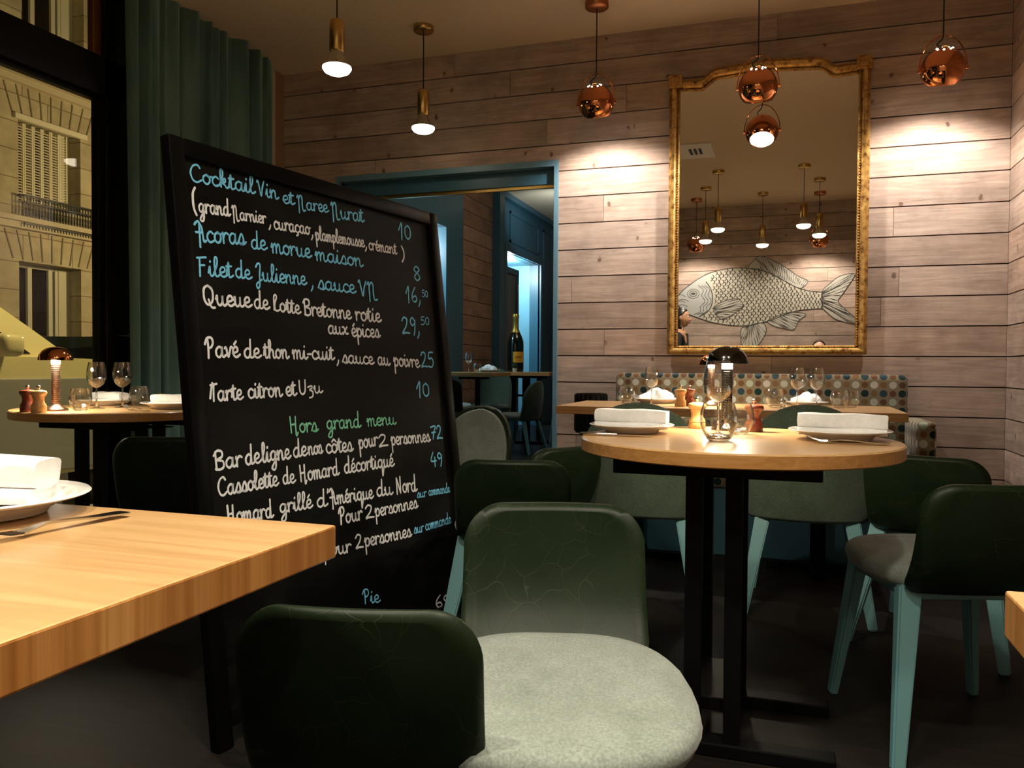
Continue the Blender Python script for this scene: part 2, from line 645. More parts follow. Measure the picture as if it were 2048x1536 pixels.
def stone(name, c0, c1, sx=.9, sy=.42):
    m = mat(name, c0, .9, spec=.1)
    t = NT(m)
    uv = t.n('ShaderNodeUVMap').outputs['UV']
    br = t.n('ShaderNodeTexBrick', offset=.5)
    br.inputs['Scale'].default_value = 1
    br.inputs['Brick Width'].default_value = sx; br.inputs['Row Height'].default_value = sy
    br.inputs['Mortar Size'].default_value = .008
    br.inputs['Color1'].default_value = (*c0, 1); br.inputs['Color2'].default_value = (*c1, 1)
    br.inputs['Mortar'].default_value = (c0[0] * .5, c0[1] * .45, c0[2] * .4, 1)
    t.l(uv, br.inputs['Vector'])
    n = t.noise(uv, 2.2, 6, .65)
    t.base(t.mix(1.0, br.outputs['Color'], t.ramp(n, [(.3, (.72, .70, .66)), (.65, (1.05, 1.03, 1.0))]), 'MULTIPLY'))
    return m


M['stone'] = stone('limestone_blocks', (.46, .40, .29), (.52, .46, .34))
M['stone_plain'] = mat('limestone_moulding', (.50, .43, .31), .9)
M['stone_joint'] = mat('soot_joint', (.20, .16, .10), .95)
M['street_window_frame'] = mat('cream_window_joinery', (.55, .52, .42), .6)
M['shutter'] = mat('cream_louvred_shutter', (.70, .64, .50), .65)
M['street_glass'] = mat('dark_street_window', (.008, .007, .005), .12, spec=.2)
M['iron'] = mat('wrought_iron', (.012, .011, .010), .5)
M['asphalt'] = mat('street_asphalt', (.10, .095, .085), .8)
M['pavement'] = mat('pale_pavement', (.42, .40, .35), .85)
M['car_pale'] = mat('pale_car_paint', (.86, .74, .46), .22, coat=.8)
M['car_grey'] = mat('silver_grey_car_sill', (.36, .34, .36), .35)
M['car_dark'] = mat('dark_car_paint', (.02, .025, .02), .18, coat=.8)
M['car_glass'] = mat('car_window', (.012, .012, .010), .06)
M['tyre'] = mat('tyre_rubber', (.012, .012, .012), .8)
M['skin'] = mat('skin', (.36, .19, .115), .5)
M['skin_pale'] = mat('pale_skin', (.60, .38, .28), .5)
M['hair'] = mat('black_hair', (.010, .008, .007), .38)
M['hair_brown'] = mat('brown_hair', (.045, .022, .012), .5)
M['shirt_black'] = mat('black_shirt', (.010, .010, .012), .75)
M['trousers'] = mat('dark_trousers', (.012, .012, .018), .8)
M['jumper'] = mat('dark_jumper', (.03, .03, .035), .85)
M['fish_line'] = mat('charcoal_mural_ink', (.055, .05, .042), .85)
M['fish_body'] = mat('pale_grey_mural_wash', (.50, .46, .36), .85)
M['fish_head'] = mat('blue_grey_mural_wash', (.40, .41, .37), .85)
M['fish_fin'] = mat('grey_mural_wash', (.45, .43, .36), .85)
M['cream_plastic'] = mat('white_grille', (.72, .68, .58), .5)
M['bottle'] = mat('dark_champagne_glass', (.006, .010, .005), .08, coat=.5)
M['foil'] = mat('gold_foil', (.66, .47, .10), .35, .7)
M['bottle_label'] = mat('orange_yellow_label', (.85, .42, .03), .6)
M['label_ink'] = mat('label_print', (.30, .10, .02), .7)
M['leaf'] = mat('dark_foliage', (.02, .035, .012), .7)
M['pot'] = mat('cream_pot', (.60, .56, .46), .6)
M['radiator'] = mat('dark_bin_metal', (.03, .028, .024), .25, .8)

# lamp powers (W)
SPOT_W, SPOT_W2, GLOBE_W, LAMP_W = 28.0, 92.0, 46.0, 8.0

# ================================================================ THE ROOM
XL, XR, YF, YB, ZC = -3.42, 1.14, -0.82, 5.0, 3.06
PITCH_Z, OFF_Z = .1675, .36


def plank_wall(name, axis, const, out, a0, a1, z0, z1, holes=(), mats=None, thick=.14, seed=1, avg=2.6):
    """boards laid level on a backing; axis 'X': wall runs along X at Y = const; out = +1/-1 side of the room"""
    rnd = random.Random(seed)
    bm = bmesh.new()
    lay = bm.verts.layers.float_vector.new('plank')

    def put(p0, p1, q0, q1, d0, d1, r):
        lo, hi = sorted((const + out * d0, const + out * d1))
        vs = bx(bm, p0, p1, lo, hi, q0, q1) if axis == 'X' else bx(bm, lo, hi, p0, p1, q0, q1)
        for v in vs:
            v[lay] = (r, r, r)
    n = int(math.floor(z0 / PITCH_Z - OFF_Z))
    while True:
        lo, hi = (n + OFF_Z) * PITCH_Z, (n + 1 + OFF_Z) * PITCH_Z
        n += 1
        if lo >= z1: break
        if hi <= z0: continue
        cuts = sorted({max(lo, z0), min(hi, z1)} | {h[2] for h in holes if lo < h[2] < hi} | {h[3] for h in holes if lo < h[3] < hi})
        js = [a0]
        x = a0 + rnd.uniform(.4, avg)
        while x < a1 - .25:
            js.append(x); x += rnd.uniform(avg * .7, avg * 1.3)
        js.append(a1)
        for p, q in zip(js, js[1:]):
            r = rnd.random()
            for c0, c1 in zip(cuts, cuts[1:]):
                segs = [(p, q)]
                for h in holes:
                    if h[2] < c1 - 1e-6 and h[3] > c0 + 1e-6:
                        nx = []
                        for s0, s1 in segs:
                            if h[1] <= s0 or h[0] >= s1: nx.append((s0, s1)); continue
                            if h[0] > s0: nx.append((s0, h[0]))
                            if h[1] < s1: nx.append((h[1], s1))
                        segs = nx
                for s0, s1 in segs:
                    g = .0011
                    top, bot = c1 == hi, c0 == lo
                    put(s0 + g, s1 - g, c0 + (.0034 if bot else 0), c1 - (.0034 if top else 0), -.018, 0, r)
    nf = len(bm.faces)
    # backing panels around the holes
    xs = sorted({a0, a1} | {h[0] for h in holes} | {h[1] for h in holes})
    for p, q in zip(xs, xs[1:]):
        zs = [(z0, z1)]
        for h in holes:
            if h[0] <= p and h[1] >= q:
                zs = [(s, e) for s, e in ((z0, h[2]), (h[3], z1)) if e - s > .001]
        for s, e in zs:
            put(p, q, s, e, -thick, -.018, .5)
    bm.faces.ensure_lookup_table()
    for f in bm.faces[nf:]:
        f.material_index = 1
    o = obj(name, bm, mats or [M['plank'], M['gap']])
    o['kind'] = 'structure'
    return o


def struct(name, bm, m, parent=None, **k):
    o = obj(name, bm, m, parent, **k)
    if parent is None:
        o['kind'] = 'structure'
    return o


DX0, DX1, DZ = -2.95, -1.40, 2.28          # doorway in the mirror wall
plank_wall('wall_back', 'X', YB, -1, XL - .05, XR, 0, ZC, holes=[(DX0, DX1, -1, DZ)], seed=4)
plank_wall('wall_right', 'Y', XR, -1, YF, YB - .001, 0, ZC, seed=9)
plank_wall('wall_front', 'X', YF, 1, XL - .05, XR, 0, ZC, seed=12)
struct('floor', B(XL - .05, XR + .14, YF - .14, YB + .02, -.1, 0), M['floor'])
struct('ceiling', B(XL - .06, XR + .14, YF - .14, YB + .14, ZC, ZC + .12), M['ceiling'])
struct('trim_1', B(XL + .0005, XL + .012, YB - .115, YB - .001, 0, ZC), M['trim_wood'])
struct('trim_2', B(XL + .0005, XL + .020, YB - .150, YB - .116, 0, ZC), M['white_trim'])
struct('baseboard_right', B(XR - .02, XR, YF + .02, YB - .02, 0, .12, bev=.003), M['trim_wood'])

# --- window wall on the left
wf = bmesh.new()
for y0, y1 in ((-.80, -.66), (1.18, 1.32), (3.405, 3.60), (4.72, 4.80)):
    bx(wf, XL - .10, XL, y0, y1, 0, ZC, bev=.004)
for z0, z1 in ((0, .10), (2.41, 2.615), (ZC - .06, ZC)):
    bx(wf, XL - .10, XL, -.80, 4.80, z0, z1, bev=.004)
# inner sash bead of the visible pane
bx(wf, XL - .07, XL - .025, 3.375, 3.405, .10, 2.41, bev=.003)
bx(wf, XL - .07, XL - .025, 1.32, 3.40, 2.385, 2.41, bev=.003)
w1 = struct('window_1', wf, M['black_frame'], smooth=True)
for y0, y1 in ((1.32, 3.375), (-.66, 1.18), (3.60, 4.72)):
    obj('pane', B(XL - .056, XL - .050, y0, y1, .10, 2.385), M['pane'], w1)
    obj('pane', B(XL - .056, XL - .050, y0, y1, 2.615, ZC - .06), M['pane'], w1)
obj('upper_sash', B(XL - .06, XL - .02, 3.345, 3.40, 2.615, ZC - .06, bev=.003), M['copper_matt'], w1)['label'] = 'upper sash edge coloured copper brown for reflections'  # copper material imitates reflections on this upright
hb = B(XL, XL + .035, 3.52, 3.55, 1.02, 1.16, bev=.006)
bx(hb, XL + .02, XL + .04, 3.44, 3.55, 1.12, 1.15, bev=.006)
obj('handle', hb, M['black_metal'], w1)
struct('wall_left', B(XL - .12, XL, 4.80, YB + .0, 0, ZC), M['blue'])

# --- doorway casing
fr = bmesh.new()
bx(fr, DX1, DX1 + .028, YB - .018, YB + .20, 0, DZ + .028, bev=.002)
bx(fr, DX0 - .028, DX0, YB - .018, YB + .20, 0, DZ + .028, bev=.002)
bx(fr, DX0, DX1, YB - .018, YB + .05, DZ - .012, DZ + .028, bev=.002)
d1 = struct('door_1', fr, M['blue_trim'])
obj('header_panel', B(DX0, DX1, YB + .06, YB + .20, DZ - .105, DZ), M['blue'], d1)
obj('sliding_rail', B(DX0, DX1, YB + .075, YB + .10, DZ - .128, DZ - .105, bev=.002), M['brass'], d1)['label'] = 'brass sliding door rail'

# --- the raised room beyond the doorway
FZ, FX = .13, -3.40
OA, OB = (6.75, 7.92), (9.82, 11.33)
struct('floor_far', B(FX - 1.0, .6, YB + .02, 13.6, -.1, FZ), M['floor'])
struct('ceiling_far', B(FX - .2, .6, YB + .141, 13.6, 3.17, 3.25), M['ceiling'])
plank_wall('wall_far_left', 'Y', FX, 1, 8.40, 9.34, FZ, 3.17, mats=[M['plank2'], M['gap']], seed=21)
bw = bmesh.new()
bx(bw, FX - .14, FX, YB + .15, OA[0], FZ, 3.17)
bx(bw, FX - .14, FX, OA[1], 8.40, FZ, 3.17)
bx(bw, FX - .14, FX, OA[0], OA[1], 2.46, 3.17)
bx(bw, FX - .14, FX + .10, 9.34, 9.52, FZ, 3.17)
bx(bw, FX - .14, FX + .012, 9.52, OB[0], FZ, 3.17)
bx(bw, FX - .14, FX + .012, OB[0], OB[1], 2.46, 3.17)
bx(bw, FX - .14, FX + .012, OB[1], 12.2, FZ, 3.17)
# raised mouldings of the panelling
for y0, y1, z0, z1 in ((9.95, 11.25, 2.60, 3.0), (11.5, 12.1, .4, 3.0)):
    for a in ((y0, y1, z0, z0 + .03), (y0, y1, z1 - .03, z1), (y0, y0 + .03, z0, z1), (y1 - .03, y1, z0, z1)):
        bx(bw, FX + .010, FX + .028, *a)
bx(bw, FX - .02, FX + .10, 9.52, 12.2, 3.10, 3.17)
bx(bw, FX - .01, FX + .035, OB[0] - .10, OB[0], FZ, 2.56)
bx(bw, FX - .01, FX + .035, OB[1], OB[1] + .10, FZ, 2.56)
bx(bw, FX - .01, FX + .040, OB[0] - .10, OB[1] + .10, 2.46, 2.56)
struct('wall_far_panelled', bw, M['blue'])
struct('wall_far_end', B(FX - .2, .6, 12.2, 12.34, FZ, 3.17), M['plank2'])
struct('wall_far_right', B(.46, .6, YB + .15, 12.2, FZ, 3.17), M['blue'])
for i, (a, b, dep) in enumerate((OA + (.9,), OB + (.62,))):
    rv = bmesh.new()
    bx(rv, FX - .14 - dep, FX - .14, a - .06, a, FZ, 2.52)
    bx(rv, FX - .14 - dep, FX - .14, b, b + .06, FZ, 2.52)
    bx(rv, FX - .14 - dep, FX - .14, a, b, 2.46, 2.52)
    bx(rv, FX - .20 - dep, FX - .14 - dep, a - .06, b + .06, FZ, 2.52)
    bx(rv, FX - .14 - dep, FX - .13, b - .02, b, FZ, FZ + .10)
    struct('wall_recess' + ('_near' if i == 0 else '_deep'), rv, M['blue_light'])
# glazed inner door standing in the deep recess
db = bmesh.new()
for a in ((10.02, 10.08, FZ, 2.30), (10.50, 10.56, FZ, 2.30), (10.02, 10.56, 2.22, 2.30), (10.02, 10.56, FZ, FZ + .16)):
    bx(db, FX - .10, FX - .05, a[0], a[1], a[2], a[3], bev=.004)
d2 = struct('door_2', db, M['blue'])
obj('pale_lit_jamb', B(FX - .12, FX + .0, 9.83, 9.90, FZ, 2.44, bev=.004), M['white_trim'], d2)['label'] = 'jamb strip coloured pale for strong light'  # pale colour stands in for strong light on the jamb
obj('door_glass', B(FX - .08, FX - .07, 10.08, 10.50, FZ + .16, 2.22), mat('grey_door_panel', (.16, .17, .16), .35), d2)
obj('pull_handle', B(FX - .045, FX - .025, 10.46, 10.485, .5, 2.1, bev=.004), M['chrome'], d2)

# ================================================================ LAMPS OF THE PLACE (cool lights in the far room)
light('recess_light', 'POINT', (FX - .45, 7.35, 2.30), 40, (.80, .95, 1.0), shadow_soft_size=.08)
light('recess_light', 'POINT', (FX - .25, 10.55, 2.36), 50, (.80, .95, 1.0), shadow_soft_size=.08)
light('far_ceiling_light', 'SPOT', (FX + .9, 9.6, 2.6), 30, (.80, .93, 1.0), target=(FX + .5, 10.3, 3.17), spot_size=2.0, spot_blend=1, shadow_soft_size=.1)
light('far_room_light', 'POINT', (-1.7, 7.6, 2.7), 18, (1.0, .85, .68), shadow_soft_size=.15)

# ================================================================ THE STREET
struct('pavement_strip', B(-5.9, XL - .10, -6, 22, -.14, -.03), M['pavement'])
struct('road_surface', B(-9.6, -5.9, -6, 24, -.24, -.15), M['asphalt'])
struct('pavement_strip_opposite', B(-11.0, -9.6, -6, 24, -.2, -.05), M['pavement'])
XFA = -11.0
bld = empty('apartment_building', 'lit limestone apartment building with shuttered windows seen through the window', 'building', (XFA, 9.8, 0))


def rel(x0, x1, y0, y1, z0, z1):
    return (x0 - XFA, x1 - XFA, y0 - 9.8, y1 - 9.8, z0, z1)


def part(name, bm, m, **k):
    return obj(name, bm, m, bld, **k)


W3 = [(9.28, 10.42, 1.36, 2.54), (9.28, 10.42, 3.45, 4.70), (9.36, 10.50, 5.62, 7.0)]
wb = bmesh.new()
ys = [2.0, 9.28, 9.36, 10.42, 10.50, 18.0]
lo = 0
bx(wb, *rel(XFA - .5, XFA, 2, 9.28, -.1, 8.6)); bx(wb, *rel(XFA - .5, XFA, 10.50, 18, -.1, 8.6))
for z0, z1 in ((-.1, 1.36), (2.54, 3.45), (4.70, 5.62), (7.0, 8.6)):
    bx(wb, *rel(XFA - .5, XFA, 9.28, 10.50, z0, z1))
bx(wb, *rel(XFA - .5, XFA, 10.42, 10.50, 1.36, 2.54)); bx(wb, *rel(XFA - .5, XFA, 10.42, 10.50, 3.45, 4.70))
bx(wb, *rel(XFA - .5, XFA, 9.28, 9.36, 5.62, 7.0))
part('facade', wb, M['stone'])
for z0, z1, d in ((3.02, 3.12, .10), (3.12, 3.20, .16), (5.20, 5.30, .10), (5.30, 5.42, .18)):
    part('cornice', B(*rel(XFA - .01, XFA + d, 2, 18, z0, z1), bev=.01), M['stone_plain'])
for zc, z1 in ((2.54, 3.0), (4.72, 5.18)):
    vj = bmesh.new()
    for k in range(-4, 5):
        y = 9.86 + k * .17
        taper(vj, (.004, y - 9.8, zc + .03), (.004, y - 9.8 + k * .035, z1), (.02, .014), (.02, .012), axis=(0, 1, 0))
    part('voussoir_joint', vj, M['stone_joint'])
for i, (a, b, z0, z1) in enumerate(W3):
    fw = bmesh.new()
    bx(fw, *rel(XFA - .32, XFA - .26, a, b, z0, z0 + .06)); bx(fw, *rel(XFA - .32, XFA - .26, a, b, z1 - .06, z1))
    for c in (a, a + .36, a + .74, b - .28):
        bx(fw, *rel(XFA - .33, XFA - .25, c, c + .075, z0, z1))
    bx(fw, *rel(XFA - .34, XFA - .24, b - .22, b, z0, z1))
    w = part('window', fw, M['street_window_frame'])
    obj('pane', B(*rel(XFA - .31, XFA - .295, a + .02, b - .02, z0 + .02, z1 - .02)), M['street_glass'], w)
    if i == 1:
        sh = bmesh.new()
        bx(sh, *rel(XFA - .02, XFA + .05, a - .08, b + .10, z1 - .03, z1 + .05))
        for k in range(6):
            y0 = a + k * .158; y1 = y0 + .150
            for c in (y0, y1 - .022):
                bx(sh, *rel(XFA - .10, XFA - .06, c, c + .022, z0 - .2, z1 - .05))
            z = z0 - .2
            while z < z1 - .08:
                taper(sh, (-.075, y0 - 9.8 + .02, z), (-.075, y1 - 9.8 - .02, z), (.010, .026), (.010, .026), axis=(.7, 0, .7))
                z += .042
        obj('shutter', sh, M['shutter'], w)
    if i < 2:
        bz0, bz1 = (3.05, 3.52) if i == 1 else (1.10, 1.40)
        br = bmesh.new()
        y0, y1 = a - .02, b + .24
        for z in (bz0 + .05, bz1 - .10, bz1):
            bx(br, *rel(XFA + .12, XFA + .15, y0, y1, z - .012, z + .012))
        n = 26
        for k in range(n + 1):
            y = y0 + (y1 - y0) * k / n
            bx(br, *rel(XFA + .128, XFA + .142, y - .006, y + .006, bz0, bz1))
            if k < n:
                yc = y + (y1 - y0) / n / 2 - 9.8
                tube(br, [(.135, yc + .016 * math.cos(q * PI / 4), (bz0 + bz1) / 2 + .05 * math.sin(q * PI / 4)) for q in range(9)], .005, 4)
        for y in (y0, y1):
            bx(br, *rel(XFA, XFA + .15, y - .01, y + .01, bz1 - .012, bz1 + .012))
        obj('balcony_rail', br, M['iron'], w)


def car(name, label, loc, paint, sill, flip=1, prof=None, scale=1.0):
    """side profile along local +Y (nose to +Y), width along X"""
    root = empty(name, label, 'car', loc)
    Wd = .85
    body = [(-2.0, .32), (-2.05, .70), (-1.95, .90), (-1.2, .96), (.75, .98), (1.5, .93), (1.95, .80), (2.05, .60), (2.02, .32)]
    cab = [(-1.85, .93), (-1.55, 1.38), (-.6, 1.47), (.05, 1.44), (.95, .97)]
    bm = bmesh.new()
    sm = catmull(body, 5)
    for k, (x, ins) in enumerate(((-Wd, 0),)):
        pass
    prism(bm, [(p[0], p[1]) for p in sm], lambda y, z, d: Vector((-Wd + d, y, z)), 2 * Wd)
    es = [e for e in bm.edges if len(e.link_faces) == 2 and e.calc_face_angle(0) > .9]
    bmesh.ops.bevel(bm, geom=es, offset=.09, segments=3, affect='EDGES')
    obj('body', bm, paint, root, smooth=True, angle=35)
    bm = bmesh.new()
    sm = catmull(cab, 5)
    prism(bm, [(p[0], p[1]) for p in sm], lambda y, z, d: Vector(((-Wd + .06 + d) * (1 - .22 * max(0, (z - .95) / .5)), y, z)), 2 * Wd - .12)
    es = [e for e in bm.edges if len(e.link_faces) == 2 and e.calc_face_angle(0) > .9]
    bmesh.ops.bevel(bm, geom=es, offset=.05, segments=3, affect='EDGES')
    cabo = obj('cabin', bm, paint, root, smooth=True, angle=35)
    for s in (-1, 1):
        for win in ([(-1.35, 1.0), (-1.2, 1.30), (-.45, 1.36), (-.45, 1.0)], [(-.37, 1.0), (-.37, 1.36), (.05, 1.33), (.60, 1.0)]):
            bm = bmesh.new()
            prism(bm, win, lambda y, z, d: Vector((s * ((Wd - .06) * (1 - .22 * (z - .95) / .5) - .02 + d), y, z)), .026)
            obj('side_window', bm, M['car_glass'], cabo)
        bm = bmesh.new()
        bx(bm, s * (Wd + .08) - .10, s * (Wd + .08) + .10, .20, .36, .98, 1.10, bev=.04, seg=3)
        obj('wing_mirror', bm, paint, root, smooth=True)
        obj('sill', B(s * (Wd + .005) - .012, s * (Wd + .005) + .012, -1.98, 1.98, .34, .865, bev=.008), sill, root)
        for y in (-1.25, 1.3):
            bm = bmesh.new()
            R = Matrix.Translation((s * (Wd - .10), y, .31)) @ Matrix.Rotation(PI / 2, 4, 'Y')
            lathe(bm, [(0, -.11), (.20, -.11), (.30, -.09), (.31, 0), (.30, .09), (.20, .11), (0, .11)], 28, M=R)
            wh = obj('wheel', bm, M['tyre'], root, smooth=True)
            bm = bmesh.new()
            lathe(bm, [(0, s * .118), (.17, s * .114), (.19, s * .105)], 24, M=R)
            obj('hubcap', bm, M['car_grey'], wh, smooth=True)
        obj('headlamp', B(s * .62 - .14, s * .62 + .14, 1.86, 2.01, .68, .80, bev=.03), M['porcelain'], root)
    root.scale = (1, 1, scale)
    # windscreen
    bm = bmesh.new()
    prism(bm, [(-.58, 1.03), (-.48, 1.40), (.48, 1.40), (.58, 1.03)], lambda x, z, d: Vector((x, .95 - (z - .97) * 1.75 + .03 + d * .8, z + d * .6)), .02)
    obj('windscreen', bm, M['car_glass'], cabo)
    return root


car('parked_car', 'pale yellow lit car parked at the kerb right outside the window', (-5.6, 3.55, -.16), M['car_pale'], M['car_grey'], scale=1.22)
car('parked_car', 'dark car parked behind the pale yellow car across the street', (-8.5, 8.1, -.16), M['car_dark'], M['car_dark'])

# ================================================================ FURNITURE


def chair_parts(model):
    p = dict(A=dict(W=.195, z0=.400, z1=.69, wrap=.03, lean=.085, rz=.078, pw=.8),
             B=dict(W=.240, z0=.385, z1=.86, wrap=.075, lean=.05, rz=.215, pw=1.0))[model]
    W, z0, z1, rz = p['W'], p['z0'], p['z1'], p['rz']

    def hw(z, inset):
        w = W - inset
        zt = z1 - inset
        rx = rz if model == 'A' else W * .96
        if z > zt - rz:
            q = min(1, (z - (zt - rz)) / rz)
            w -= rx * (1 - math.sqrt(max(0, 1 - q * q)))
        rb = .035
        if z < z0 + inset + rb:
            q = min(1, (z0 + inset + rb - z) / rb)
            w -= rb * (1 - math.sqrt(max(0, 1 - q * q)))
        return max(w, .02)

    def sheet(bm, off, inset, nc=17):
        zt = z1 - inset
        zs = []
        for k in range(5): zs.append(z0 + inset + .035 * (1 - math.cos(k / 4 * PI / 2)))
        for k in range(1, 6): zs.append(z0 + inset + .035 + (zt - rz - z0 - inset - .035) * k / 6)
        for k in range(0, 11): zs.append(zt - rz + rz * math.sin(k / 10 * PI / 2))
        rows = []
        for z in zs:
            w = hw(z, inset)
            row = []
            for c in range(nc):
                x = w * (2 * c / (nc - 1) - 1)
                bow = .02 * math.sin(PI * (z - z0) / (z1 - z0))
                bot = (.02 if model == 'A' else 0) * max(0, 1 - (z - z0) / .10) ** 2
                y = -.215 - p['lean'] * (z - z0) / (z1 - z0) + p['wrap'] * (x / W) ** 2 - bow + bot + off
                row.append(bm.verts.new((x, y, z)))
            rows.append(row)
        return rows

    def loop(rows):
        return rows[0][:] + [r[-1] for r in rows[1:]] + rows[-1][-2::-1] + [r[0] for r in rows[-2:0:-1]]

    def shell(t, ins, shift=0.0, extra=0.0):
        bm = bmesh.new()
        fr = sheet(bm, shift + t / 2, ins + extra)
        bk = sheet(bm, shift - t / 2, ins + extra)
        m1 = sheet(bm, shift + t * .22, ins * .22 + extra); m2 = sheet(bm, shift - t * .22, ins * .22 + extra)
        for g, flip in ((fr, 0), (bk, 1)):
            for a, b in zip(g, g[1:]):
                for c in range(len(a) - 1):
                    bm.faces.new((a[c], a[c + 1], b[c + 1], b[c]))
        ls = [loop(g) for g in (fr, m1, m2, bk)]
        keep = set(v for l in ls for v in l) | set(v for g in (fr, bk) for r in g for v in r)
        for A_, B_ in zip(ls, ls[1:]):
            n = len(A_)
            for k in range(n):
                bm.faces.new((A_[k], A_[(k + 1) % n], B_[(k + 1) % n], B_[k]))
        bmesh.ops.delete(bm, geom=[v for v in bm.verts if v not in keep], context='VERTS')
        return bm
    back = shell(.036, .016)
    pad = shell(.016, .006, shift=.022, extra=.020)
    # seat cushion
    bm = bmesh.new()
    n = 44

    def out(a, s):
        ca, sa = math.cos(a), math.sin(a)
        e = 2 / (3.4 if sa < 0 else 2.7)
        x = .232 * math.copysign(abs(ca) ** e, ca)
        y = .225 * math.copysign(abs(sa) ** e, sa) + .015
        if y < 0: x *= 1 - .18 * (-y / .21) ** 2
        return x * s, y * s
    rings = []
    zt = .462
    for s, z in ((.55, zt - .058), (.88, zt - .056), (.97, zt - .045), (1.0, zt - .028), (.985, zt - .012), (.94, zt - .003), (.8, zt + .001), (.5, zt), (.2, zt - .002)):
        rings.append([bm.verts.new((*out(2 * PI * k / n, s), z + .012 * (out(2 * PI * k / n, s)[1] / .23) * s)) for k in range(n)])
    for a, b in zip(rings, rings[1:]):
        for k in range(n):
            bm.faces.new((a[k], a[(k + 1) % n], b[(k + 1) % n], b[k]))
    bm.faces.new(rings[0][::-1]); bm.faces.new(rings[-1])
    seat = bm
    # legs and rails
    legs = []
    for sx in (-1, 1):
        for sy in (-1, 1):
            b = bmesh.new()
            taper(b, (sx * .165, sy * .155, .412), (sx * (.215 if sy > 0 else .24), sy * .225 - (.01 if sy > 0 else .045), 0), (.060, .038), (.034, .024), bev=.005, axis=(0, 1, 0) if sy > 0 else (1, 0, 0))
            legs.append(b)
    fr = bmesh.new()
    bx(fr, -.165, .165, -.172, -.140, .382, .410, bev=.006)
    bx(fr, -.165, .165, .140, .172, .382, .404, bev=.006)
    bx(fr, -.180, -.150, -.155, .155, .382, .404, bev=.006)
    bx(fr, .150, .180, -.155, .155, .382, .404, bev=.006)
    for sx in (-1, 1):
        tube(fr, [(sx * .168, -.156, .355), (sx * .150, -.156, .384), (sx * .12, -.156, .396)], [.012, .013, .008], 6)
    return back, pad, seat, legs, fr


protos = {}


def chair(model, loc, deg, label, pad='grey_fabric', scale=None, shellm='leather'):
    key = (model, pad, shellm)
    grp = 'upholstered restaurant chairs'
    r = math.radians(deg)
    sc = scale or (1, 1, 1)
    if key not in protos:
        nm = 'low_back_chair' if model == 'A' else 'arched_back_chair'
        root = empty(nm, label, 'chair', (*loc, 0), r, grp)
        root.scale = sc
        back, pd, seat, legs, fr = chair_parts(model)
        obj('backrest', back, M[shellm], root, smooth=True, angle=60)
        if pad != shellm or pad == 'green_fabric':
            obj('back_pad', pd, M[pad], root, smooth=True, angle=60)
        obj('seat', seat, M['grey_fabric'], root, smooth=True, angle=60)
        for b in legs:
            obj('leg', b, M['teal_paint'], root)
        obj('seat_rail', fr, M['teal_paint'], root, smooth=True)
        protos[key] = root
        return root
    return dup(protos[key], (*loc, 0), r, label, grp, sc)


# deg: 0 faces the mirror wall (+Y); positive turns towards the window
chair('A', (-.580, 1.135), 13, 'nearest chair seen from behind with a dark leather back, by the near table corner', scale=(.89, .66, .985))
chair('A', (-.364, 1.325), 196, 'chair facing the camera with wrinkled green leather back and pale grey seat', pad='leather', scale=(1.0, 1.32, 1.02))
chair('A', (-.885, 2.74), 12, 'green leather chair half behind the right edge of the chalkboard', scale=(1, 1, 1.015))
chair('A', (-1.03, 3.20), 58, 'green leather chair partly tucked behind the left side of the round table')
chair('A', (.425, 2.52), 18, 'rightmost chair in front with green back, grey seat and long teal leg showing', scale=(1, 1, 1.045))
chair('A', (.565, 3.34), -22, 'shadowed green chair behind the rightmost front chair by the right wall', scale=(1.05, 1, 1.02))
chair('B', (-.545, 3.46), 0, 'round-topped chair with its back to the round table, behind the left napkin', pad='green_fabric', shellm='green_fabric')
chair('B', (.095, 3.60), 0, 'round-topped chair with its back to the round table, behind the right napkin', pad='green_fabric', shellm='green_fabric')
chair('B', (-1.53, 3.60), 160, 'round-topped chair with pale grey felt facing the room, behind the chalkboard edge', scale=(1, 1, .93))
chair('A', (-2.11, 2.52), 22, 'dark green chair in front of the left round table, left of the chalkboard', scale=(1, 1, 1.09))
chair('B', (-2.75, 4.05), 190, 'round-topped chair beyond the left round table in front of the curtain', pad='green_fabric', shellm='green_fabric', scale=(1, 1, .98))
chair('A', (-2.88, 2.30), -50, 'dark chair tucked under the left round table by the window', scale=(1, 1, .95))


def slab_round(R, th):
    bm = bmesh.new()
    n = 72
    prof = [(0, 0), (R - .003, 0), (R, .003), (R, th - .004), (R - .004, th), (0, th)]
    lathe(bm, prof, n)
    for f in bm.faces:
        if abs(f.normal.z) < .5 or f.calc_center_median().z < th * .8:
            f.material_index = 1
    for f in bm.faces:
        c = f.calc_center_median()
        f.material_index = 0 if c.z > th - .0035 else 1
    return bm


def pedestal(root, H, sx=.05, sy=.17, foot=.30, post=.021):
    bm = bmesh.new()
    bx(bm, -.24, .24, -.05, .05, H - .045, H - .04)
    bx(bm, -.26, .26, -sy - .03, -sy + .03, H - .045, H - .005, bev=.003)
    bx(bm, -.26, .26, sy - .03, sy + .03, H - .045, H - .005, bev=.003)
    obj('top_bracket', bm, M['black_metal'], root)
    for px in (-sx, sx):
        for py in (-sy, sy):
            obj('post', B(px - post, px + post, py - post, py + post, .03, H - .045, bev=.002), M['black_metal'], root)
    for py in (-sy, sy):
        obj('foot', B(-foot, foot, py - .03, py + .03, 0, .035, bev=.004), M['black_metal'], root)
    obj('cross_bar', B(-sx, sx, -sy + post, sy - post, .10, .135, bev=.003), M['black_metal'], root)


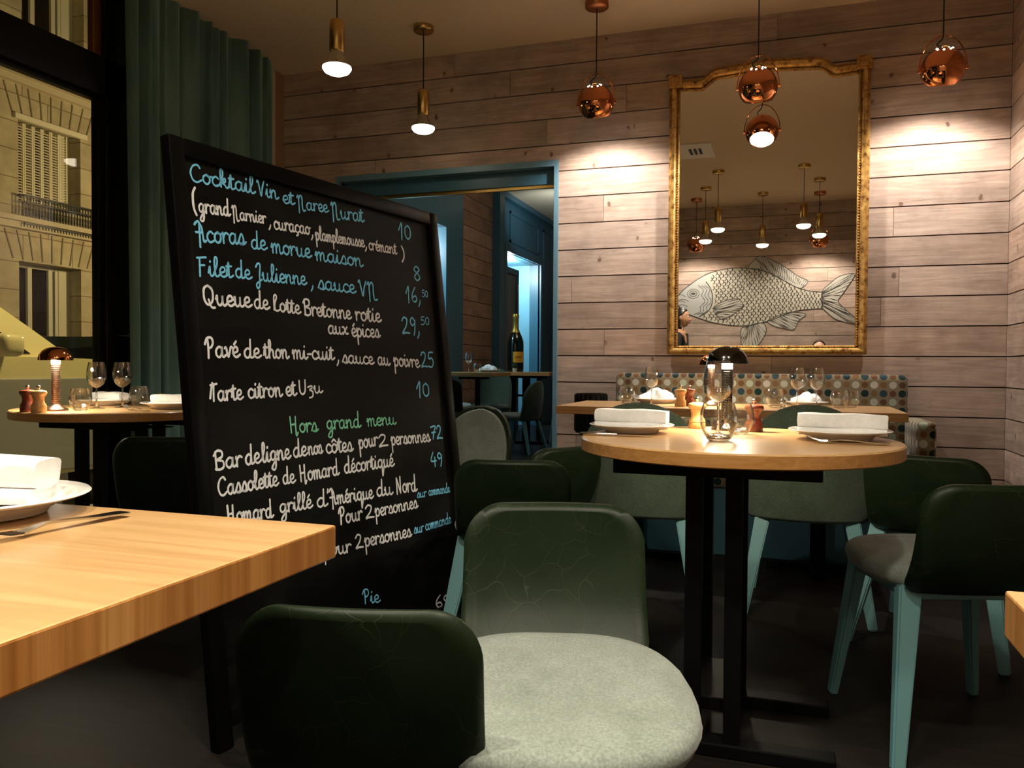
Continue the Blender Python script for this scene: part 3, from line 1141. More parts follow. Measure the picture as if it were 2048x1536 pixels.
def round_table(label, loc, R, th=.037, H=.80, rotz=0.0, base=(0, 0)):
    t = empty('round_table', label, 'table', (*loc, 0), rotz)
    o = obj('tabletop', slab_round(R, th), [M['oak'], M['oak_edge']], t, smooth=True, angle=40)
    o.location.z = H - th
    pedestal(t, H - th)
    for c in t.children:
        if c.name.split('.')[0] != 'tabletop':
            c.location.x += base[0]; c.location.y += base[1]
    return t


round_table('round oak table set with two napkins on plates, in front of the mirror wall', (-.125, 2.36), .434, base=(-.04, -.05))
round_table('round oak table with lamp and pepper mills beside the window, left of the chalkboard', (-2.80, 2.87), .435)


def rect_table(name, label, x0, x1, y0, y1, th, H=.80, edge='oak_edge', bases=1):
    cx, cy = (x0 + x1) / 2, (y0 + y1) / 2
    t = empty(name, label, 'table', (cx, cy, 0))
    bm = bmesh.new()
    bx(bm, x0 - cx, x1 - cx, y0 - cy, y1 - cy, H - th, H, bev=.0025)
    for f in bm.faces:
        f.material_index = 0 if f.normal.z > .5 else 1
    obj('tabletop', bm, [M['oak'], M[edge]], t)
    for k in range(bases):
        px = 0 if bases == 1 else (-.5 + k) * (x1 - x0) * .56
        e = (x1 - x0)
        bm = B(px - .035, px + .035, -.035, .035, .03, H - th - .03, bev=.004)
        obj('post', bm, M['black_metal'], t)
        bm = B(px - .22, px + .22, -.04, .04, H - th - .03, H - th, bev=.003)
        obj('top_bracket', bm, M['black_metal'], t)
        bm = B(px - .24, px + .24, -.03, .03, 0, .03, bev=.004)
        bx(bm, px - .03, px + .03, -.24, .24, 0, .03, bev=.004)
        obj('foot', bm, M['black_metal'], t)
    return t


rect_table('square_table', 'near oak table with striped edge cut off by the left border', -1.24, -.526, .34, .883, .041, edge='endgrain')
rect_table('square_table', 'oak table whose corner just shows at the right border', .192, .86, .22, .832, .042, edge='endgrain')
rect_table('bench_table', 'long oak table in front of the dotted bench under the mirror', -1.085, .525, 3.93, 4.60, .040, bases=2)

# --- dotted bench along the mirror wall
bt = empty('upholstered_bench', 'long bench with multicoloured dotted upholstery under the mirror', 'bench', (-.16, 4.7, 0))
bm = bmesh.new()
bx(bm, -.80, .80, .10, .255, .40, .962, bev=.035, seg=4)
obj('backrest', bm, M['dots'], bt, smooth=True)
bm = bmesh.new()
bx(bm, -.80, .86, -.32, .10, .36, .47, bev=.03, seg=3)
obj('seat', bm, M['dots'], bt, smooth=True)
bm = bmesh.new()
bx(bm, .78, .875, -.30, .10, .30, .735, bev=.02, seg=3)
obj('armrest', bm, M['dots'], bt, smooth=True)
obj('plinth', B(-.78, .80, -.28, .24, 0, .36, bev=.004), M['blue'], bt)

# --- black ribbed bin at the left end of the bench
wb = empty('ribbed_bin', 'black ribbed metal bin at the left end of the bench table', 'bin', (-1.10, 4.78, 0))
wb.scale = (.72, .72, 1)
bm = bmesh.new()
lathe(bm, [(0, .60), (.13, .60), (.13, .835), (.118, .835), (.118, .62), (0, .62)], 28)
obj('drum', bm, M['black_metal'], wb, smooth=True)
for k in range(20):
    a = 2 * PI * k / 20
    obj('rib', B(.132 * math.cos(a) - .008, .132 * math.cos(a) + .008, .132 * math.sin(a) - .008, .132 * math.sin(a) + .008, .61, .83, bev=.004), M['radiator'], wb)
bm = bmesh.new()
lathe(bm, [(0, 0), (.12, 0), (.12, .02), (.03, .04), (.025, .60), (0, .60)], 24)
obj('stand', bm, M['black_metal'], wb, smooth=True)

# ================================================================ CURTAIN
cu = bmesh.new()
n = 150
rows = []
for z in [ZC - .005, 2.7, 2.2, 1.6, 1.0, .5, .02]:
    f = (ZC - z) / ZC
    row = []
    for k in range(n + 1):
        s = k / n
        y = 3.43 + s * 1.30
        ph = s * 2 * PI * 8.5
        a = .030 + .026 * math.sin(s * 17 + 1) + .010 * f
        x = -3.325 + a * math.sin(ph + .35 * math.sin(ph * .37 + 2 * f)) + .012 * math.sin(ph * 2.1 + 1)
        row.append(cu.verts.new((x, y + .014 * math.sin(ph * 1.3 + f), z)))
    rows.append(row)
for a, b in zip(rows, rows[1:]):
    for k in range(n):
        cu.faces.new((a[k], a[k + 1], b[k + 1], b[k]))
ct = obj('curtain', cu, M['velvet'], smooth=True, angle=180)
md = ct.modifiers.new('thickness', 'SOLIDIFY'); md.thickness = .006
tag(ct, 'floor-length teal velvet curtain gathered beside the window', 'curtain')

# ================================================================ GILT MIRROR
YM = 4.975
mr = empty('gilt_mirror', 'tall gilt-framed antique mirror hanging on the plank wall', 'mirror', (0, YM, 0))
ox0, ox1, oz0 = -.672, .440, 1.076
outer = [(ox0, oz0), (ox1, oz0), (ox1, 2.735), (ox1 - .045, 2.735), (ox1 - .05, 2.712), (.272, 2.706)] + \
    [(.272 - .10 * k / 6, 2.706 + .055 * (.5 - .5 * math.cos(PI * k / 6))) for k in range(1, 7)] + \
    [(-.115, 2.785)] + \
    [(-.40 - .10 * k / 6, 2.761 - .055 * (.5 - .5 * math.cos(PI * k / 6))) for k in range(0, 7)] + [(ox0 + .05, 2.712), (ox0 + .045, 2.735), (ox0, 2.735)]
fw = .062
inner = [(ox0 + fw, oz0 + .05), (ox1 - fw, oz0 + .05), (ox1 - fw, 2.650), (.262, 2.642)] + \
    [(.262 - .10 * k / 6, 2.642 + .055 * (.5 - .5 * math.cos(PI * k / 6))) for k in range(1, 7)] + [(-.115, 2.715)] + \
    [(-.39 - .10 * k / 6, 2.697 - .055 * (.5 - .5 * math.cos(PI * k / 6))) for k in range(0, 7)] + [(ox0 + fw, 2.650)]


def resample(poly, n):
    P = [Vector(p) for p in poly]
    L = [0]
    for a, b in zip(P, P[1:] + P[:1]): L.append(L[-1] + (b - a).length)
    out = []
    for k in range(n):
        d = L[-1] * k / n
        i = max(j for j in range(len(P)) if L[j] <= d + 1e-9)
        a, b = P[i], P[(i + 1) % len(P)]
        t = (d - L[i]) / max(1e-9, L[i + 1] - L[i])
        out.append(a.lerp(b, t))
    return out


# frame: match outer corner points to the nearest inner direction by corner blocks of equal index
def frame_loops():
    ins = [Vector(p) for p in inner]
    o2 = [Vector(p) for p in outer]
    pts = resample(inner, 220) + ins
    cx = Vector((-.115, 1.9))
    seq = []
    # parametrise by perimeter order of the inner loop
    def key(p):
        best = None; L = 0
        for a, b in zip(ins, ins[1:] + ins[:1]):
            d = b - a
            t = max(0, min(1, (p - a).dot(d) / d.length_squared))
            q = a + d * t
            dist = (p - q).length
            if best is None or dist < best[0] - 1e-6: best = (dist, L + d.length * t)
            L += d.length
        return best[1]
    pts.sort(key=key)
    return pts


def near_outer(p):
    """foot point on the outer loop: push outwards"""
    best = None
    for a, b in zip(outer, outer[1:] + outer[:1]):
        a, b = Vector(a), Vector(b)
        d = b - a
        t = max(0, min(1, (p - a).dot(d) / d.length_squared))
        q = a + d * t
        if best is None or (p - q).length < best[0]: best = ((p - q).length, q)
    return best[1]


bm = bmesh.new()
# profile steps as nested closed bands between inner and outer loops (mitred by index)
N_ = 260
oi = resample(outer, N_); 
import bisect
def band(poly_in, poly_out, y0, y1):
    pass
loops = []
ins = [Vector(p) for p in inner]
def corner_pairs():
    I = inner; O = outer
    pairs = [(I[0], O[0]), (I[1], O[1]), (I[2], O[2]), (I[2], O[3]), (I[2], O[4]), (I[3], O[5])]
    for k in range(6): pairs.append((I[4 + k], O[6 + k]))
    pairs.append((I[10], O[12]))
    for k in range(7): pairs.append((I[11 + k], O[13 + k]))
    pairs += [(I[18], O[20]), (I[18], O[21]), (I[18], O[22])]
    return pairs
prs = corner_pairs()
prof = [(0.0, .0), (0.0, .018), (.14, .024), (.22, .020), (.30, .030), (.50, .042), (.70, .046), (.85, .036), (1.0, .030), (1.0, -.0)]
rings = []
for s, h in prof:
    rings.append([bm.verts.new((a[0] + (b[0] - a[0]) * s, -h, a[1] + (b[1] - a[1]) * s)) for a, b in prs])
for r0, r1 in zip(rings, rings[1:]):
    n = len(r0)
    for k in range(n):
        try: bm.faces.new((r0[k], r0[(k + 1) % n], r1[(k + 1) % n], r1[k]))
        except ValueError: pass
bmesh.ops.remove_doubles(bm, verts=bm.verts, dist=1e-5)
obj('frame', bm, M['gold'], mr, smooth=True, angle=35)
bm = bmesh.new()
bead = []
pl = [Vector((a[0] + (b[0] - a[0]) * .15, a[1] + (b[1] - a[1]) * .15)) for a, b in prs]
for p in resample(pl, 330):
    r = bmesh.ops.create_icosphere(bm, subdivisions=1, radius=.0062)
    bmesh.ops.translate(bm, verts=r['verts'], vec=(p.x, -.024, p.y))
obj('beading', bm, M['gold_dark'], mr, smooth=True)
for cx in (ox0 + .035, ox1 - .035):
    bm = B(cx - .042, cx + .042, -.052, 0, 2.665, 2.742, bev=.008)
    bx(bm, cx - .025, cx + .025, -.060, -.05, 2.68, 2.725, bev=.004)
    obj('corner_block', bm, M['gold'], mr)
bm = bmesh.new()
prism(bm, inner, lambda a, b, d: Vector((a, -.012 + d, b)), .010)
obj('glass', bm, M['mirror'], mr)
bm = bmesh.new()
prism(bm, outer, lambda a, b, d: Vector((a, -.001 + d, b)), .006)
obj('backing', bm, M['trim_wood'], mr)

# ================================================================ PENDANT LAMPS


def canopy(bm, r=.062, h=.034):
    lathe(bm, [(0, -h), (r - .006, -h), (r, -h + .006), (r, 0), (0, 0)], 36)


SPOT_BOTTOM = 2.415
def spot_parts(root, H):
    """H: drop of the bulb face below the ceiling; root sits on the ceiling"""
    b = bmesh.new(); canopy(b); obj('canopy', b, M['brass'], root, smooth=True)
    b = bmesh.new(); tube(b, [(0, 0, -.03), (0, 0, -H + .235)], .0035, 6); obj('cord', b, M['cord'], root, smooth=True)
    b = bmesh.new()
    lathe(b, [(0, -H + .245), (.030, -H + .245), (.0335, -H + .24), (.0335, -H + .225), (.036, -H + .224), (.036, -H + .10), (.030, -H + .092), (0, -H + .092)], 32)
    obj('socket', b, M['brass'], root, smooth=True)
    b = bmesh.new()
    lathe(b, [(.029, -H + .095), (.032, -H + .075), (.044, -H + .05), (.062, -H + .030), (.069, -H + .02)], 32)
    sh = obj('reflector_bulb', b, M['chrome'], root, smooth=True)
    b = bmesh.new()
    lathe(b, [(.069, -H + .02), (.070, -H + .012), (.060, -H - .004), (.04, -H - .014), (0, -H - .018)], 32)
    obj('bulb_face', b, M['bulb'], sh, smooth=True)


SPOTS = [(-2.085, 3.50, 'brass spot pendant nearest the curtain, left of the other one'),
         (-2.105, 4.54, 'brass spot pendant above the doorway beside the chalkboard'),
         (-.873, .37, 'brass pendant second from the left among those reflected in the mirror'),
         (-.677, 1.14, 'brass pendant third from the left among those reflected in the mirror'),
         (-.26, -.12, 'brass pendant reflected in the middle of the mirror above the fish fin'),
         (.172, 1.14, 'brass pendant reflected in the mirror left of the rightmost pair'),
         (.346, .47, 'brass pendant reflected in the mirror in front of a copper globe')]
first = None
for i, (x, y, lab) in enumerate(SPOTS):
    if first is None:
        first = empty('spot_pendant', lab, 'pendant lamp', (x, y, ZC), 0, 'brass spot pendants')
        spot_parts(first, ZC - 2.43)
    else:
        dup(first, (x, y, ZC), 0, lab)
    light('spot_pendant_light', 'SPOT', (x, y, 2.40), SPOT_W if i < 2 else SPOT_W2, WARM, target=(x, y, 0),
          spot_size={4: 1.0, 3: 2.75, 2: 2.4}.get(i, 2.0), spot_blend=1.0, shadow_soft_size=.05)


def globe_parts(root, s):
    """copper eyeball on a hoop; opening tilted to +Y (s=1) or -Y (s=-1)"""
    R, zc = .102, -ZC + 2.492
    tilt = Matrix.Translation((0, 0, zc)) @ Matrix.Rotation(s * -.45, 4, 'X').inverted()
    b = bmesh.new(); canopy(b, .066, .036); obj('canopy', b, M['copper_matt'], root, smooth=True)
    b = bmesh.new()
    tube(b, [(0, 0, -.03), (0, 0, zc + .165)], .0035, 6)
    tube(b, catmull([(0, 0, zc + .168), (-.006, s * -.006, zc + .145), (-.03, s * -.012, zc + .12), (-.012, s * -.03, zc + .098)], 5), .0035, 6)
    obj('cord', b, M['cord'], root, smooth=True)
    b = bmesh.new()
    prof = [(R * math.sin(a), R * math.cos(a)) for a in [PI * .035 + (PI * .74 - PI * .035) * k / 24 for k in range(25)]]
    prof = [(0, R)] + prof
    inn = [(r * .965, z * .965) for r, z in reversed(prof[1:])] + [(0, R * .965)]
    lathe(b, prof + inn, 48, M=tilt)
    sh = obj('globe_shade', b, M['copper'], root, smooth=True, angle=60)
    b = bmesh.new()
    lathe(b, [(.001, R * .93), (.012, R * 1.02), (.012, R * 1.09), (0, R * 1.10)], 16, M=tilt)
    obj('finial', b, M['brass'], root, smooth=True)
    b = bmesh.new()
    for k in range(7):
        a = 2 * PI * k / 7
        r = bmesh.ops.create_icosphere(b, subdivisions=2, radius=.0052)
        bmesh.ops.transform(b, verts=r['verts'], matrix=tilt @ Matrix.Translation((.036 * math.cos(a), .036 * math.sin(a), R * .925)))
    obj('vent_hole', b, M['bulb_white'], sh, smooth=True)
    b = bmesh.new()
    pts = [(R * 1.06 * math.cos(a), 0, zc + (R * 1.06 * math.sin(a) if math.sin(a) < 0 else .166 * math.sin(a))) for a in [PI * k / 28 for k in range(29)]]
    tube(b, pts, [.0032] * 29, 6)
    for q in (-1, 1):
        lathe(b, [(0, -.008), (.009, -.008), (.009, .008), (0, .008)], 12, M=Matrix.Translation((q * R * 1.04, 0, zc)) @ Matrix.Rotation(PI / 2, 4, 'Y'))
    obj('hoop', b, M['copper'], root, smooth=True)
    b = bmesh.new()
    rr, zz = R * .955 * math.sin(PI * .70), R * .955 * math.cos(PI * .70)
    lathe(b, [(rr, zz), (rr * .8, zz - .010), (rr * .4, zz - .016), (0, zz - .018)], 36, M=tilt)
    obj('bulb_face', b, M['bulb_white'], sh, smooth=True)


GLOBES = [(-1.03, 4.54, 1, 'copper globe pendant left of the mirror, beside the doorway'),
          (-.15, 4.54, 1, 'copper globe pendant hanging in front of the mirror'),
          (.732, 4.54, 1, 'copper globe pendant right of the mirror near the right wall'),
          (-1.04, -.25, -1, 'copper globe pendant at the far left of the mirror reflection'),
          (.376, -.26, -1, 'copper globe pendant at the right of the mirror reflection')]
gp = {}
for x, y, s, lab in GLOBES:
    if s not in gp:
        gp[s] = empty('globe_pendant', lab, 'pendant lamp', (x, y, ZC), 0, 'copper globe pendants')
        globe_parts(gp[s], s)
    else:
        dup(gp[s], (x, y, ZC), 0, lab)
    light('globe_pendant_light', 'SPOT', (x, y + s * .037, 2.492 - .080), GLOBE_W, NEUTRAL, target=(x, y + s * .062 + s * .36, 2.492 - .118 - .80),
          spot_size=2.30, spot_blend=.55, shadow_soft_size=.022)

# air grille in the ceiling (seen in the mirror)
vg = empty('air_grille', 'white air grille in the ceiling reflected at the upper left of the mirror', 'vent', (-.86, 2.02, ZC))
obj('plate', B(-.20, .20, -.26, .26, -.012, 0, bev=.003), M['cream_plastic'], vg)
for k in range(3):
    obj('slot', B(-.02 + .045 * k, .005 + .045 * k, -.10, .10, -.016, -.011), M['black_metal'], vg)

# ================================================================ TABLEWARE
ZT = .80


def tumbler(loc, label, s=1.0):
    if 'tumbler' in protos:
        return dup(protos['tumbler'], (*loc, ZT), 0, label, scale=(s, s, s))
    t = empty('tumbler', label, 'glass', (*loc, ZT), 0, 'tumblers')
    t.scale = (s, s, s)
    b = bmesh.new()
    lathe(b, [(.024, .003), (.031, .010), (.040, .027), (.0445, .046), (.043, .066), (.0385, .083), (.0358, .0905), (.0348, .0905), (.0374, .083), (.0416, .066), (.043, .046), (.0385, .028), (.030, .0135), (0, .0125)], 40)
    obj('bowl', b, M['glass'], t, smooth=True, angle=70)
    b = bmesh.new()
    lathe(b, [(0, .001), (.023, .001), (.029, .006), (.0295, .009), (.026, .012), (0, .0115)], 40)
    obj('base', b, M['thick_glass'], t, smooth=True)
    protos['tumbler'] = t
    return t


def wine_glass(loc, label, s=1.0):
    if 'wine' in protos:
        return dup(protos['wine'], (*loc, ZT), 0, label, scale=(s, s, s))
    t = empty('wine_glass', label, 'wine glass', (*loc, ZT), 0, 'wine glasses')
    t.scale = (s, s, s)
    o = [(.004, .088), (.013, .092), (.028, .104), (.037, .122), (.0395, .138), (.038, .160), (.034, .180), (.0305, .197)]
    b = bmesh.new()
    lathe(b, o + [(.0297, .197)] + [(r - .0011 if r > .006 else .001, z + .0012) for r, z in reversed(o)], 40)
    obj('bowl', b, M['glass'], t, smooth=True, angle=70)
    b = bmesh.new()
    lathe(b, [(.0036, .090), (.0032, .06), (.0034, .02), (.006, .008)], 16)
    obj('stem', b, M['thick_glass'], t, smooth=True)
    b = bmesh.new()
    lathe(b, [(0, .009), (.006, .008), (.016, .004), (.033, .0018), (.034, .0008), (0, .0005)], 40)
    obj('glass_foot', b, M['glass'], t, smooth=True)
    protos['wine'] = t
    return t


def plate(loc, label, s=1.0):
    if 'plate' in protos:
        return dup(protos['plate'], (*loc, ZT), 0, label, scale=(s, s, s))
    t = obj('plate', plate_bm(), M['porcelain'], smooth=True, angle=60, loc=(*loc, ZT))
    t.scale = (s, s, s)
    tag(t, label, 'plate', 'white plates')
    protos['plate'] = t
    return t


def plate_bm():
    b = bmesh.new()
    lathe(b, [(0, .006), (.074, .006), (.080, .002), (.085, .002), (.088, .008), (.110, .019), (.134, .0245), (.137, .0265), (.135, .0285), (.112, .0245), (.090, .0145), (.080, .0115), (0, .011)], 64)
    return b


def folded_napkin(loc, rz, label, w=.19, d=.085, h=.042, z=ZT + .0125):
    """cloth folded into a soft bar: stacked folds rolled over at the front"""
    rnd = random.Random(label)
    root = empty('folded_napkin', label, 'napkin', (*loc, z), rz, 'folded napkins')
    def slab(wx, dy, z0, z1, sh, fold):
        b = bmesh.new()
        nx, na = 14, 20
        rings = []
        for i in range(nx + 1):
            x = -wx / 2 + wx * i / nx
            e = 1 - .10 * max(0, abs(2 * i / nx - 1) - .8) / .2
            ring = []
            for k in range(na):
                a = 2 * PI * k / na
                ex = .45
                y = dy / 2 * math.copysign(abs(math.cos(a)) ** ex, math.cos(a)) * e
                zz = (z0 + z1) / 2 + (z1 - z0) / 2 * math.copysign(abs(math.sin(a)) ** ex, math.sin(a)) * (e if math.sin(a) > 0 else 1)
                q = noise.noise(Vector((x * 14 + sh * 9, y * 20, sh * 5)))
                ring.append(b.verts.new((x + .004 * noise.noise(Vector((y * 40, zz * 40, sh))), y + sh + .0025 * q, zz + (.003 * q if math.sin(a) > 0 else 0))))
            rings.append(ring)
        for r0, r1 in zip(rings, rings[1:]):
            for k in range(na):
                b.faces.new((r0[k], r0[(k + 1) % na], r1[(k + 1) % na], r1[k]))
        b.faces.new(rings[0][::-1]); b.faces.new(rings[-1])
        return b
    obj('lower_fold', slab(w * .97, d, 0, h * .36, 0, 0), M['linen'], root, smooth=True, angle=70)
    obj('upper_fold', slab(w, d * .72, h * .30, h, d * .06, 1), M['linen'], root, smooth=True, angle=70)
    return root


def knotted_napkin(loc, rz, label, z=ZT + .0125, s=1.0):
    """loosely rolled napkin, two soft rolls crossing"""
    root = empty('rolled_napkin', label, 'napkin', (*loc, z), rz, 'rolled napkins')
    root.scale = (s, s, s)
    for nm, pts, r in (('roll', [(-.09, -.01, .014), (-.045, .0, .022), (0, .008, .028), (.045, .004, .028), (.085, -.012, .018)], [.012, .022, .027, .026, .012]),
                       ('loose_end', [(-.055, .040, .012), (-.03, .02, .034), (.0, .004, .050), (.03, -.022, .034), (.055, -.045, .014)], [.014, .022, .018, .020, .015])):
        b = bmesh.new()
        P = catmull(pts, 5); Rr = [v[0] for v in catmull([(q,) for q in r], 5)]
        tube(b, P, Rr, 16)
        for v in b.verts:
            q = noise.noise(v.co * 45)
            v.co += Vector((q, noise.noise(v.co * 52 + Vector((3, 1, 2))), q * .6)) * .006
            v.co.z = max(v.co.z, .0005)
        obj(nm, b, M['linen'], root, smooth=True, angle=80)
    return root


def mill(loc, label, wood_, key, s=1.0):
    if key in protos:
        return dup(protos[key], (*loc, ZT), 0, label, scale=(s, s, s))
    t = empty('pepper_mill', label, 'pepper mill', (*loc, ZT), 0, 'pepper and salt mills')
    t.scale = (s, s, s)
    b = bmesh.new()
    lathe(b, [(0, 0), (.0255, 0), (.027, .002), (.027, .018), (.0255, .020), (.027, .022), (.026, .028), (.0205, .036), (.0185, .046), (.0205, .056), (.0235, .063), (0, .063)], 36)
    obj('body', b, wood_, t, smooth=True, angle=40)
    b = bmesh.new()
    lathe(b, [(0, .0635), (.0235, .0635), (.027, .067), (.0275, .070), (.029, .072), (.029, .076), (.026, .081), (.014, .085), (0, .086)], 36)
    hd = obj('head', b, wood_, t, smooth=True, angle=40)
    b = bmesh.new()
    lathe(b, [(0, .085), (.004, .086), (.004, .090), (.0075, .093), (.008, .098), (.006, .101), (0, .102)], 16)
    obj('knob', b, M['chrome'], hd, smooth=True)
    protos[key] = t
    return t


def fork_parts(root):
    """lies along local +X (handle end), tines at -X, prongs up"""
    b = bmesh.new()
    st = [(.105, .0095, .004), (.098, .0125, .004), (.06, .0095, .0055), (.02, .0055, .0085), (-.01, .005, .010), (-.03, .008, .0065), (-.044, .0125, .0045)]
    rows = []
    for x, w, z in st:
        rows.append([b.verts.new((x, -w, z)), b.verts.new((x, w, z)), b.verts.new((x, w, z + .0022)), b.verts.new((x, -w, z + .0022))])
    for r0, r1 in zip(rows, rows[1:]):
        for k in range(4):
            b.faces.new((r0[k], r0[(k + 1) % 4], r1[(k + 1) % 4], r1[k]))
    b.faces.new(rows[0]); b.faces.new(rows[-1][::-1])
    obj('handle', b, M['chrome'], root, smooth=True)
    for k in range(4):
        y = -.0095 + k * .00633
        b = bmesh.new()
        tube(b, [(-.043, y, .0056), (-.060, y * .96, .0065), (-.082, y * .96, .0130), (-.098, y * .9, .0215)], [.0023, .0021, .0018, .0009], 6)
        obj('tine', b, M['chrome'], root, smooth=True)


def fork(loc, rz, label, z=ZT):
    if 'fork' in protos:
        return dup(protos['fork'], (*loc, z), rz, label)
    t = empty('fork', label, 'fork', (*loc, z), rz, 'forks')
    fork_parts(t)
    protos['fork'] = t
    return t


def knife(loc, rz, label):
    t = empty('table_knife', label, 'knife', (*loc, ZT), rz)
    b = bmesh.new()
    tube(b, [(-.11, 0, .005), (-.105, 0, .005), (-.05, 0, .005), (.0, 0, .005)], [.002, .0048, .0046, .0035], 8)
    obj('handle', b, M['chrome'], t, smooth=True)
    b = bmesh.new()
    prism(b, [(0, -.004), (.02, -.008), (.09, -.0085), (.112, .002), (.10, .006), (0, .004)], lambda x, y, d: Vector((x, y, .004 + d)), .0014)
    obj('blade', b, M['chrome'], t)
    return t


def table_lamp(loc, label, shade, stemm, key, W, rot=0):
    """mushroom lamp: flared foot, slim stem, domed cap lit from below"""
    if key in protos:
        t = dup(protos[key], (*loc, ZT), 0, label)
    else:
        t = empty('table_lamp', label, 'table lamp', (*loc, ZT), 0, 'mushroom table lamps')
        b = bmesh.new()
        lathe(b, [(0, 0), (.047, 0), (.048, .004), (.046, .008), (.030, .016), (.019, .026), (.0165, .034), (0, .034)], 40)
        obj('foot', b, stemm, t, smooth=True)
        b = bmesh.new()
        pr = [(.0165, .034)]
        z = .034
        while z < .188:
            pr += [(.0165, z), (.0172, z + .002), (.0172, z + .006), (.0165, z + .008)]; z += .008
        pr += [(0, z)]
        lathe(b, [(0, .034)] + pr, 28)
        obj('stem', b, stemm, t, smooth=True)
        b = bmesh.new()
        o = [(.066, .212), (.0656, .217), (.062, .232), (.053, .247), (.037, .259), (.017, .265), (0, .2665)]
        lathe(b, o + [(0, .2645)] + [(r - .002, zz - .0018) for r, zz in reversed(o[:-1])], 44)
        obj('domed_shade', b, shade, t, smooth=True, angle=60)
        b = bmesh.new()
        lathe(b, [(.0165, .188), (.0165, .2145), (.060, .2145), (.0615, .2155), (.060, .2170), (.012, .2170)], 40)
        obj('light_diffuser', b, M['lamp_glow'], t, smooth=True, angle=40)
        protos[key] = t
    light('table_lamp_light', 'AREA', (loc[0], loc[1], ZT + .2135), W, (1.0, .86, .64), shape='DISK', size=.115)
    return t


# --- round table in front of the mirror wall
plate((-.435, 2.44), 'white plate at the left of the front round table, under a napkin', .93)
plate((.150, 2.43), 'white plate at the right of the front round table, under a napkin')
folded_napkin((-.435, 2.435), -.05, 'white napkin folded on the left plate of the front round table', w=.218, h=.058)
folded_napkin((.155, 2.425), -.02, 'white napkin folded on the right plate of the front round table', w=.232, h=.060)
fork((.155, 2.285), -.06, 'fork lying before the right plate of the front round table')
knife((-.45, 2.29), .02, 'knife lying before the left plate of the front round table')
tumbler((-.165, 2.25), 'tumbler in front of the lit lamp on the front round table', 1.14)
tumbler((-.125, 2.50), 'tumbler right behind the foremost one, beside the dark mill', 1.0)
wine_glass((-.180, 2.43), 'wine glass standing between the front tumbler and the black lamp', 1.10)
table_lamp((-.170, 2.65), 'lit lamp with black domed cap on the front round table', M['dark_chrome'], M['dark_chrome'], 'lamp_dark', LAMP_W)
mill((-.265, 2.68), 'pale wooden mill left of the black lamp on the front round table', M['mill_light'], 'mill_l')
mill((-.085, 2.62), 'dark red mill beside the black lamp on the front round table', M['mill_dark'], 'mill_d')

# --- round table by the window
plate((-2.57, 2.93), 'white plate at the right of the window round table beside the chalkboard')
plate((-3.06, 3.05), 'white plate at the far left of the window round table behind the lamp', .95)
folded_napkin((-2.565, 2.93), .1, 'white napkin on the plate at the right of the window round table', w=.21, h=.05)
folded_napkin((-3.05, 3.05), -.1, 'white napkin on the plate behind the copper lamp', w=.19, h=.05)
table_lamp((-2.872, 2.59), 'lit lamp with copper dome on the window round table', M['copper'], M['bronze'], 'lamp_copper', LAMP_W)
mill((-2.905, 2.485), 'dark red pepper mill on the window round table', M['mill_dark'], 'mill_d', 1.06)
mill((-2.835, 2.475), 'pale wooden mill on the window round table in front of the copper lamp', M['mill_light'], 'mill_l', 1.06)
wine_glass((-2.862, 2.79), 'left one of the two wine glasses on the window round table', 1.03)
wine_glass((-2.825, 2.90), 'right one of the two wine glasses on the window round table', 1.03)
tumbler((-2.815, 2.66), 'tumbler between the copper lamp and the wine glasses', 1.02)
tumbler((-2.88, 3.06), 'tumbler behind the right wine glass near the curtain', 1.02)
fork((-2.60, 2.74), -.35, 'fork lying before the right plate of the window round table')

# --- long table at the bench
plate((-.66, 4.46), 'white plate at the left end of the bench table')
knotted_napkin((-.66, 4.46), .15, 'rolled white napkin at the left end of the bench table', s=1.05)
wine_glass((-.658, 4.27), 'single wine glass at the left of the bench table')
tumbler((-.80, 4.33), 'tumbler at the left of the bench table beside the single wine glass')
mill((-.49, 4.12), 'pale wooden mill at the left of the bench table', M['mill_light'], 'mill_l', 1.05)
mill((-.455, 4.19), 'dark red mill at the left of the bench table', M['mill_dark'], 'mill_d', 1.05)
table_lamp((-.355, 4.30), 'lit copper lamp on the bench table half hidden behind the black lamp', M['copper'], M['bronze'], 'lamp_copper', LAMP_W)
tumbler((-.04, 4.20), 'tumbler at the middle of the bench table left of the wine glass pair')
wine_glass((.066, 4.34), 'left glass of the wine glass pair on the bench table')
wine_glass((.158, 4.34), 'right glass of the wine glass pair on the bench table')
plate((.115, 4.50), 'white plate at the right of the bench table under the glass pair', .8)
knotted_napkin((.115, 4.50), -.5, 'rolled white napkin at the right of the bench table behind the wine glass pair', s=.9)
tumbler((.265, 4.33), 'nearer tumbler right of the wine glass pair on the bench table')
tumbler((.325, 4.42), 'rearmost tumbler at the right of the bench table', .95)
st = empty('salt_shaker', 'tiny glass salt shaker beside the middle tumbler on the bench table', 'salt shaker', (.0, 4.10, ZT))
b = bmesh.new(); lathe(b, [(0, 0), (.014, 0), (.016, .004), (.012, .02), (.014, .034), (0, .036)], 20); obj('jar', b, M['thick_glass'], st, smooth=True)
b = bmesh.new(); lathe(b, [(.013, .033), (.014, .036), (.010, .044), (0, .046)], 20); obj('cap', b, M['chrome'], st, smooth=True)

